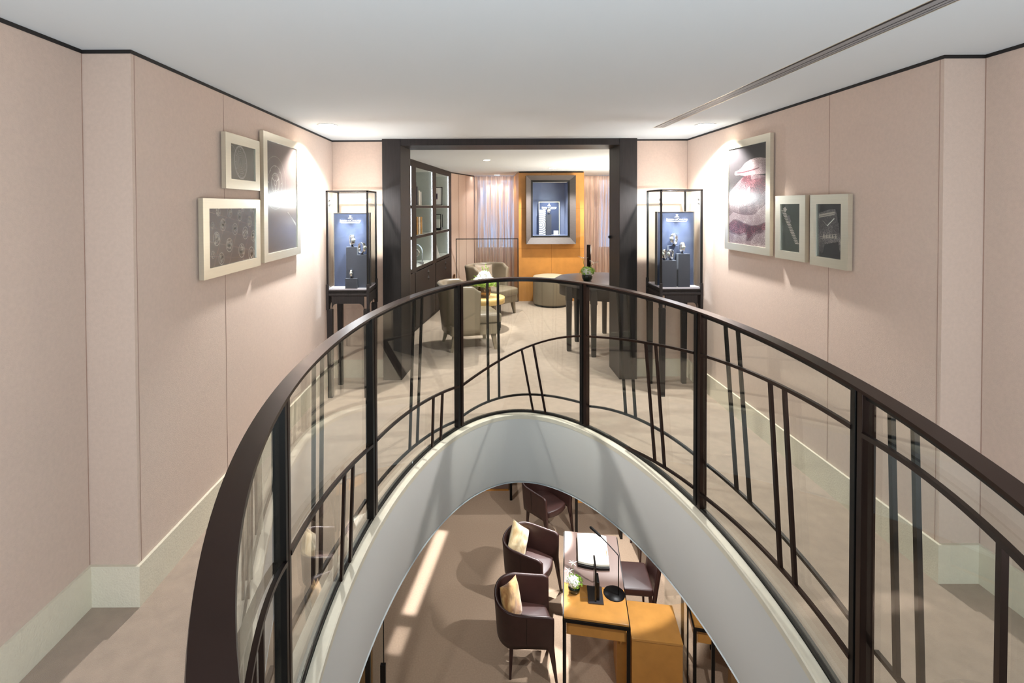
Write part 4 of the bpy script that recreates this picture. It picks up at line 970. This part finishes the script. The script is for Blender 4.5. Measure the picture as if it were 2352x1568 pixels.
MB().lathe([(.001, 0), (.05, 0), (.05, .008), (.001, .008)], 24).build('base', M['black'], t); MB().lathe([(.028, .008), (.028, .40), (.024, .405), (.001, .405)], 20).build('shaft', M['bronze'], t)
# ------------------------------------------------------------------ the lower floor seen through the void
struct(MB().box(-4.5, 6, -2.6, 11.6, ZL-.1, ZL).build('floor_lower', M['carpet2']))
for nm, b in (('left', (-4.6, -4.5, -2.6, 11.6)), ('right', (6, 6.1, -2.6, 11.6)), ('far', (-4.5, 6, 11.6, 11.7)), ('near', (-4.5, 6, -2.7, -2.6))):
    struct(MB().box(*b, ZL, ZS).build('wall_lower_'+nm, M['wall']))
def desk(loc, rz, label, w_=.63, l_=1.34, org=.46, ap=.19):
    t = thing('desk', label, 'desk', loc, rz); h = .74; a, b = w_/2, l_/2; yb = -b+org
    MB().box(-a, a, -b, yb-.001, h-.022, h).build('orange_top', M['orangeg'], t, bevel=.003)
    MB().box(-a, a, yb+.001, b, h-.022, h).build('brown_top', M['browntop'], t, bevel=.003)
    for x0 in (-a+.012, .155):
        pass
    MB().box(-a+.02, a-.02, -b+.28, -b+.2815, h-.001, h+.0006).build('inlay_line', M['seam'], t)
    mb = MB(); f = .012
    mb.box(-a-f, a+f, -b-f, -b-f+.035, h-.05, h-.023); mb.box(-a-f, a+f, b+f-.035, b+f, h-.05, h-.023); mb.box(-a-f, -a-f+.035, -b-f+.035, b+f-.035, h-.05, h-.023); mb.box(a+f-.035, a+f, -b-f+.035, b+f-.035, h-.05, h-.023)
    mb.build('frame_rail', M['black'], t)
    for sx in (-1, 1):
        for sy in (-1, 1):
            c = (sx*(a+f-.0175), sy*(b+f-.0175)); MB().box(c[0]-.0175, c[0]+.0175, c[1]-.0175, c[1]+.0175, 0, h-.05).build('leg', M['black'], t, bevel=.002)
    for sy in (-1, 1): MB().box(-a+.025, a-.025, sy*(b-.03)-.009, sy*(b-.03)+.009, h-ap, h-.051).build('apron', M['orange'], t)
    return t
DR = R(-10)
desk((1.249, 5.531, ZL), DR, 'desk with orange lacquered end and brown leather top below the void')
desk((1.71, 7.86, ZL), R(0), 'second desk with orange apron and black legs, farther from the void', .66, ap=.225)
t = thing('side_cabinet', 'low orange lacquered cabinet joined to the right side of the desk', 'cabinet', (1.73, 4.985, ZL), R(-9))
MB().box(-.235, .235, -.235, .235, .0, .615).build('body', M['orange'], t, bevel=.002)
MB().box(-.238, .238, -.24, .238, .615, .64).build('top', M['orangeg'], t, bevel=.003)
MB().box(-.36, -.237, -.06, .235, 0, .53).build('side_panel', M['orange'], t, bevel=.002)
t = thing('glass_partition', 'thin floor-standing glass partition with black edge right of the orange cabinet', 'partition', (1.975, 4.72, ZL), R(0))
MB().box(-.006, .006, 0, .012, 0, 2.45).build('edge_strip', M['black'], t); MB().box(-.004, .004, .014, .6, 0, 2.45).build('pane', M['gl'], t)
t = thing('display_desk', 'narrow orange display table with black metal frame behind the glass partition', 'table', (2.21, 4.95, ZL), R(-12))
MB().box(-.10, .22, -.16, .5, .72, .74).build('top', M['orangeg'], t); mb = MB(); mb.box(-.11, .23, -.17, -.145, .69, .718); mb.box(-.11, -.085, -.145, .5, .69, .718); mb.build('frame_rail', M['black'], t)
for x, y in ((-.0975, -.1575), (.07, -.155), (-.0975, .48), (.2, .48)): MB().box(x-.0145, x+.0145, y-.0125, y+.0125, 0, .69).build('leg', M['black'], t)
MB().box(-.09, -.07, -.14, .48, .55, .688).build('side_apron', M['orange'], t); MB().box(-.065, .2, -.14, -.125, .56, .688).build('apron', M['orange'], t)
t = MB().box(0, 1.3, 0, .06, 0, 2.4).build('veneer_panel', M['oak'], loc=(2.33, 4.60, ZL)); tag(t, 'tall oak veneered panel at the right edge of the void view', 'panel')
# counter far left, seen at the far tip of the void
t = thing('display_counter', 'dark brown counter with black legs near the far end of the void', 'counter', (-.05, 8.42, ZL))
MB().box(-.6, .52, .0, .4, .04, .80).build('body', M['browntop'], t, bevel=.003); MB().box(-.6, .52, .01, .39, .0, .04).build('plinth', M['orange'], t)
for x in (.545,): 
    for y in (-.25, .35): MB().box(x-.02, x+.02, y-.02, y+.02, 0, .82).build('leg', M['black'], t)
MB().box(-.6, .57, -.27, .4, .82, .85).build('top', M['blackg'], t)
# glass door at the left edge of the void
t = thing('glass_door', 'clear glass door leaf with dark edge and floor clamp below the void, left', 'glass door', (-.79, 4.0, ZL))
MB().box(-.55, -.006, -.005, .005, .02, 2.5).build('pane', M['gl'], t); MB().box(-.006, .0, -.007, .007, .02, 2.5).build('edge', M['black'], t)
MB().box(-.03, .012, -.014, .014, 0.93, 1.12).build('clamp', M['black'], t)
MB().box(-.16, -.12, .02, .06, 0, 2.5).build('door_post', M['black'], t)
t = MB().box(0, .5, 0, .04, 0, 2.3).build('veneer_panel', M['oak'], loc=(-1.5, 4.5, ZL)); tag(t, 'oak veneered panel behind the glass door at the left', 'panel')
# tub chairs
sm = lambda a, b, x: (lambda q: q*q*(3-2*q))(min(1, max(0, (x-a)/(b-a))))
def tub(loc, rz, label):
    t = thing('tub_chair', label, 'chair', loc, rz, 'dark brown leather tub chairs on the lower floor')
    ztop = lambda s: .735-.02*sm(.3, 1, s)-.025*sm(.95, 1, s)
    zbot = lambda s: .35+.02*sm(.4, .7, s)-.13*sm(.93, 1, s)
    mb = MB(); ushell(mb, .56, .56, .038, ztop, zbot, lambda z: .03*((z-.34)/.40), ext=.575/.56, n=64, pw=2.3)
    sh = mb.build('shell', M['brown'], t)
    # seat: rounded behind, bowed in front
    P = []
    for k in range(13): a = pi/2+pi*k/12; P.append((-.02+.235*cos(a), .235*(abs(sin(a))**.85)*(1 if sin(a) >= 0 else -1)))
    for k in range(1, 10): f = k/10; P.append((.235+.055*sin(pi*f), -.235+.47*f))
    mb = MB(); pad(mb, P, .365, .455, .016, dome=.012); mb.build('seat', M['brown'], t)
    for sx, sy in ((1, 1), (1, -1), (-1, 1), (-1, -1)):
        top = (.262, sy*.268, .42) if sx > 0 else (-.13, sy*.20, .38)
        bot = (.325, sy*.272, 0) if sx > 0 else (-.145, sy*.218, 0)
        mb = MB(); mb.frustum(bot, .022, .022, top, .066 if sx > 0 else .045, .036); mb.build('leg', M['brown'], t, bevel=.004)
    for sy in (-1, 1):
        mb = MB(); pts = [(.02, sy*(.281+.035*((z-.36)/.43)), z) for z in np.linspace(.37, .70, 6)]; mb.tube(pts, .0016, 5); mb.build('seam', M['black'], t)
    return t
tub((.445, 5.25, ZL), R(-2), 'brown leather tub chair nearest the void edge, with a tan fur cushion')
tub((.585, 6.13, ZL), R(-28), 'brown leather tub chair with the pale cushion, middle one beside the desk')
tub((.94, 7.39, ZL), R(-49), 'brown leather tub chair without cushion, farthest from the void edge')
pillow('fur_cushion', M['fur2'], (.32, 5.27, ZL+.62), (R(-20), R(14), R(58)), .37, .12, 'tan fur cushion propped in the nearest tub chair', 2)
pillow('fur_cushion', M['fur1'], (.47, 6.22, ZL+.64), (R(-24), R(42), R(34)), .36, .10, 'pale cream fur cushion standing on its corner in the middle tub chair', 6)
def sidechair(loc, rz, label):
    t = thing('side_chair', label, 'chair', loc, rz, 'armless brown leather chairs on the lower floor')
    mb = MB(); pad(mb, roundrect(.47, .46, .035), .385, .465, .014, dome=.006); mb.build('seat', M['brown'], t)
    def back(u, v):
        y = -.225+.45*u; z = .30+.55*v; bow = -.05*(1-(2*u-1)**2); lean = -.08*v; return (-.235+bow+lean, y, z)
    mb = MB(); mb.grid(back, 14, 10); mb.build('backrest', M['brown'], t, solid=.045, bevel=0)
    for sx in (-1, 1):
        for sy in (-1, 1): mb = MB(); mb.frustum((sx*.21, sy*.205, 0), .024, .024, (sx*.20, sy*.2, .385), .04, .04); mb.build('leg', M['brown'], t, bevel=.003)
    return t
sidechair((1.75, 5.86, ZL), R(174), 'armless brown leather chair with square seat, right of the desk')
sidechair((2.36, 6.90, ZL), R(180), 'armless brown leather chair whose tapered leg shows at the void edge')
# things on the desk
dz = ZL+.7405
def on(x, y): # desk-local to world
    c, s = cos(DR), sin(DR); return (1.249+c*x-s*y, 5.531+s*x+c*y)
t = thing('desk_lamp', 'slim black desk lamp with round base and angled arm', 'lamp', (1.402, 5.212, dz), 0)
MB().lathe([(.001, 0), (.109, 0), (.111, .003), (.109, .009), (.001, .010)], 48).build('base', M['black'], t)
pts = [(.035, -.03, .01), (.037, -.03, .2), (.037, -.03, .40), (.036, -.025, .425), (.022, -.012, .44), (-.03, .045, .475), (-.095, .115, .515), (-.115, .137, .527)]
MB().tube(pts, .0055, 8).build('arm', M['black'], t)
MB().tube([(-.11, .132, .524), (-.125, .149, .532), (-.195, .225, .560), (-.205, .235, .563)], [.008, .014, .014, .009], 12).build('lamp_head', M['black'], t)
t = thing('mirror_stand', 'narrow upright black mirror seen edge-on, on a square grey base', 'mirror', (1.195, 5.19, dz), R(-8))
MB().box(-.078, .078, -.12, .12, 0, .012).build('base', mat('smoked_base', (60, 58, 60), .15, coat=.5), t, bevel=.002)
MB().box(-.012, .006, -.10, .10, .012, .36).build('mirror_leaf', M['blackg'], t, bevel=.002)
MB().box(.010, .038, -.08, .06, .012, .20).build('rear_support', M['black'], t, bevel=.002)
t = thing('flower_arrangement', 'white hydrangea posy with star lilies in dark bowl on the desk', 'flowers', (.985, 5.245, dz))
MB().lathe([(.001, 0), (.045, 0), (.060, .025), (.062, .055), (.055, .065), (.001, .06)], 28).build('bowl', M['dgreen'], t)
mb = MB(); mb.ball((0, 0, .10), .06); petals(mb, (-.015, -.01, .115), .068, 130, .012, 15); mb.build('blossoms', M['petal'], t, recalc=False)
mb = MB(); petals(mb, (.02, .0, .10), .072, 120, .013, 17); petals(mb, (-.0, .03, .10), .07, 60, .013, 19); mb.build('foliage', M['leafg'], t, recalc=False)
for k, (tp, b_) in enumerate((((-.005, .05, .27), (0, 0, 0)), ((-.05, .03, .20), (-.01, 0, 0)))):
    mb = MB(); mb.tube(curve_pts((0, 0, .1), tp, b_), .003, 6); mb.build('stem', M['stem'], t)
    mb = MB(); lily(mb, tp, .055, k+13); mb.build('lily', M['petal'], t, recalc=False)
x, y = on(.02, .27)
t = thing('presentation_tray', 'cream presentation mat on a curved black tray on the desk', 'tray', (1.315, 5.835, dz), DR)
def curvy(w0, d0, z0, z1, mb, dy=0):
    n = 12
    lo = [(-w0+2*w0*i/n, -d0-.022*sin(pi*i/n)+dy) for i in range(n+1)]; up = [(w0-2*w0*i/n, d0+.03*sin(pi*i/n)+dy) for i in range(n+1)]
    return mb.prism(lo+up, z0, z1)
curvy(.175, .26, 0, .028, MB()).build('tray', M['black'], t, bevel=.002)
curvy(.172, .245, .0285, .05, MB(), .012).build('mat', M['cream'], t, bevel=.004)
MB().box(.150, .156, -.10, .0, .050, .0515).build('pull_tab', M['gold'], t)

# lower lights: unseen in the lower ceiling; fill and accent spots are added
def low(x, y, p_, spot, tgt, label, c=NEUT, blend=.2):
    t = thing('recessed_downlight', label, 'ceiling light', (x, y, ZS), 0, 'round recessed ceiling downlights')
    MB().lathe([(.001, -.003), (.045, -.003), (.045, 0), (.001, 0)], 24).build('lens', M['dl'], t)
    lamp('SPOT', (x, y, ZS-.015), p_, c, .025, tgt, spot, blend, parent=t, name='downlight_lamp')
low(1.75, 5.0, 72, 62, (1.35, 5.85, ZL+.7), 'lower ceiling spotlight aimed at the desk')
low(-.1, 7.2, 22, 95, (.4, 6.6, ZL), 'added unseen lower ceiling spotlight over the far tub chair')
low(2.0, 6.9, 120, 54, (1.5, 6.3, ZL), 'lower ceiling spotlight over the second desk')
low(-1.0, 3.4, 22, 120, (.2, 4.3, ZL), 'added unseen lower ceiling spotlight near the glass door')
low(1.95, 3.6, 34, 100, (1.4, 4.7, ZL), 'added unseen lower ceiling spotlight before the orange cabinet')
low(.3, 8.9, 26, 110, (.3, 8.6, ZL), 'added unseen lower ceiling spotlight above the dark counter')
low(1.02, 7.35, 330, 20, (.74, 6.02, ZL+.45), 'lower ceiling spotlight shining towards the middle tub chair')
low(.92, 6.45, 220, 20, (.62, 5.22, ZL+.45), 'lower ceiling spotlight shining towards the nearest tub chair')
low(1.75, 6.5, 46, 17, (.74, 6.02, ZL+.45), 'added unseen accent spotlight aimed at the seat of the middle tub chair')
low(1.7, 5.65, 34, 15, (.62, 5.22, ZL+.45), 'added unseen accent spotlight aimed at the seat of the nearest tub chair')
# narrow beams added under the slab to make bright patches on the carpet
for (x, y, l_, p_) in ((-.72, 6.62, 1.55, .8), (-.925, 5.50, .34, .07)):
    o = lamp('AREA', (x, y, ZS-.02), p_, (.93, .96, 1), .16, None, sy=l_, spread=R(2.5), name='carpet_patch_light'); o.rotation_euler = (0, 0, R(-10.5))
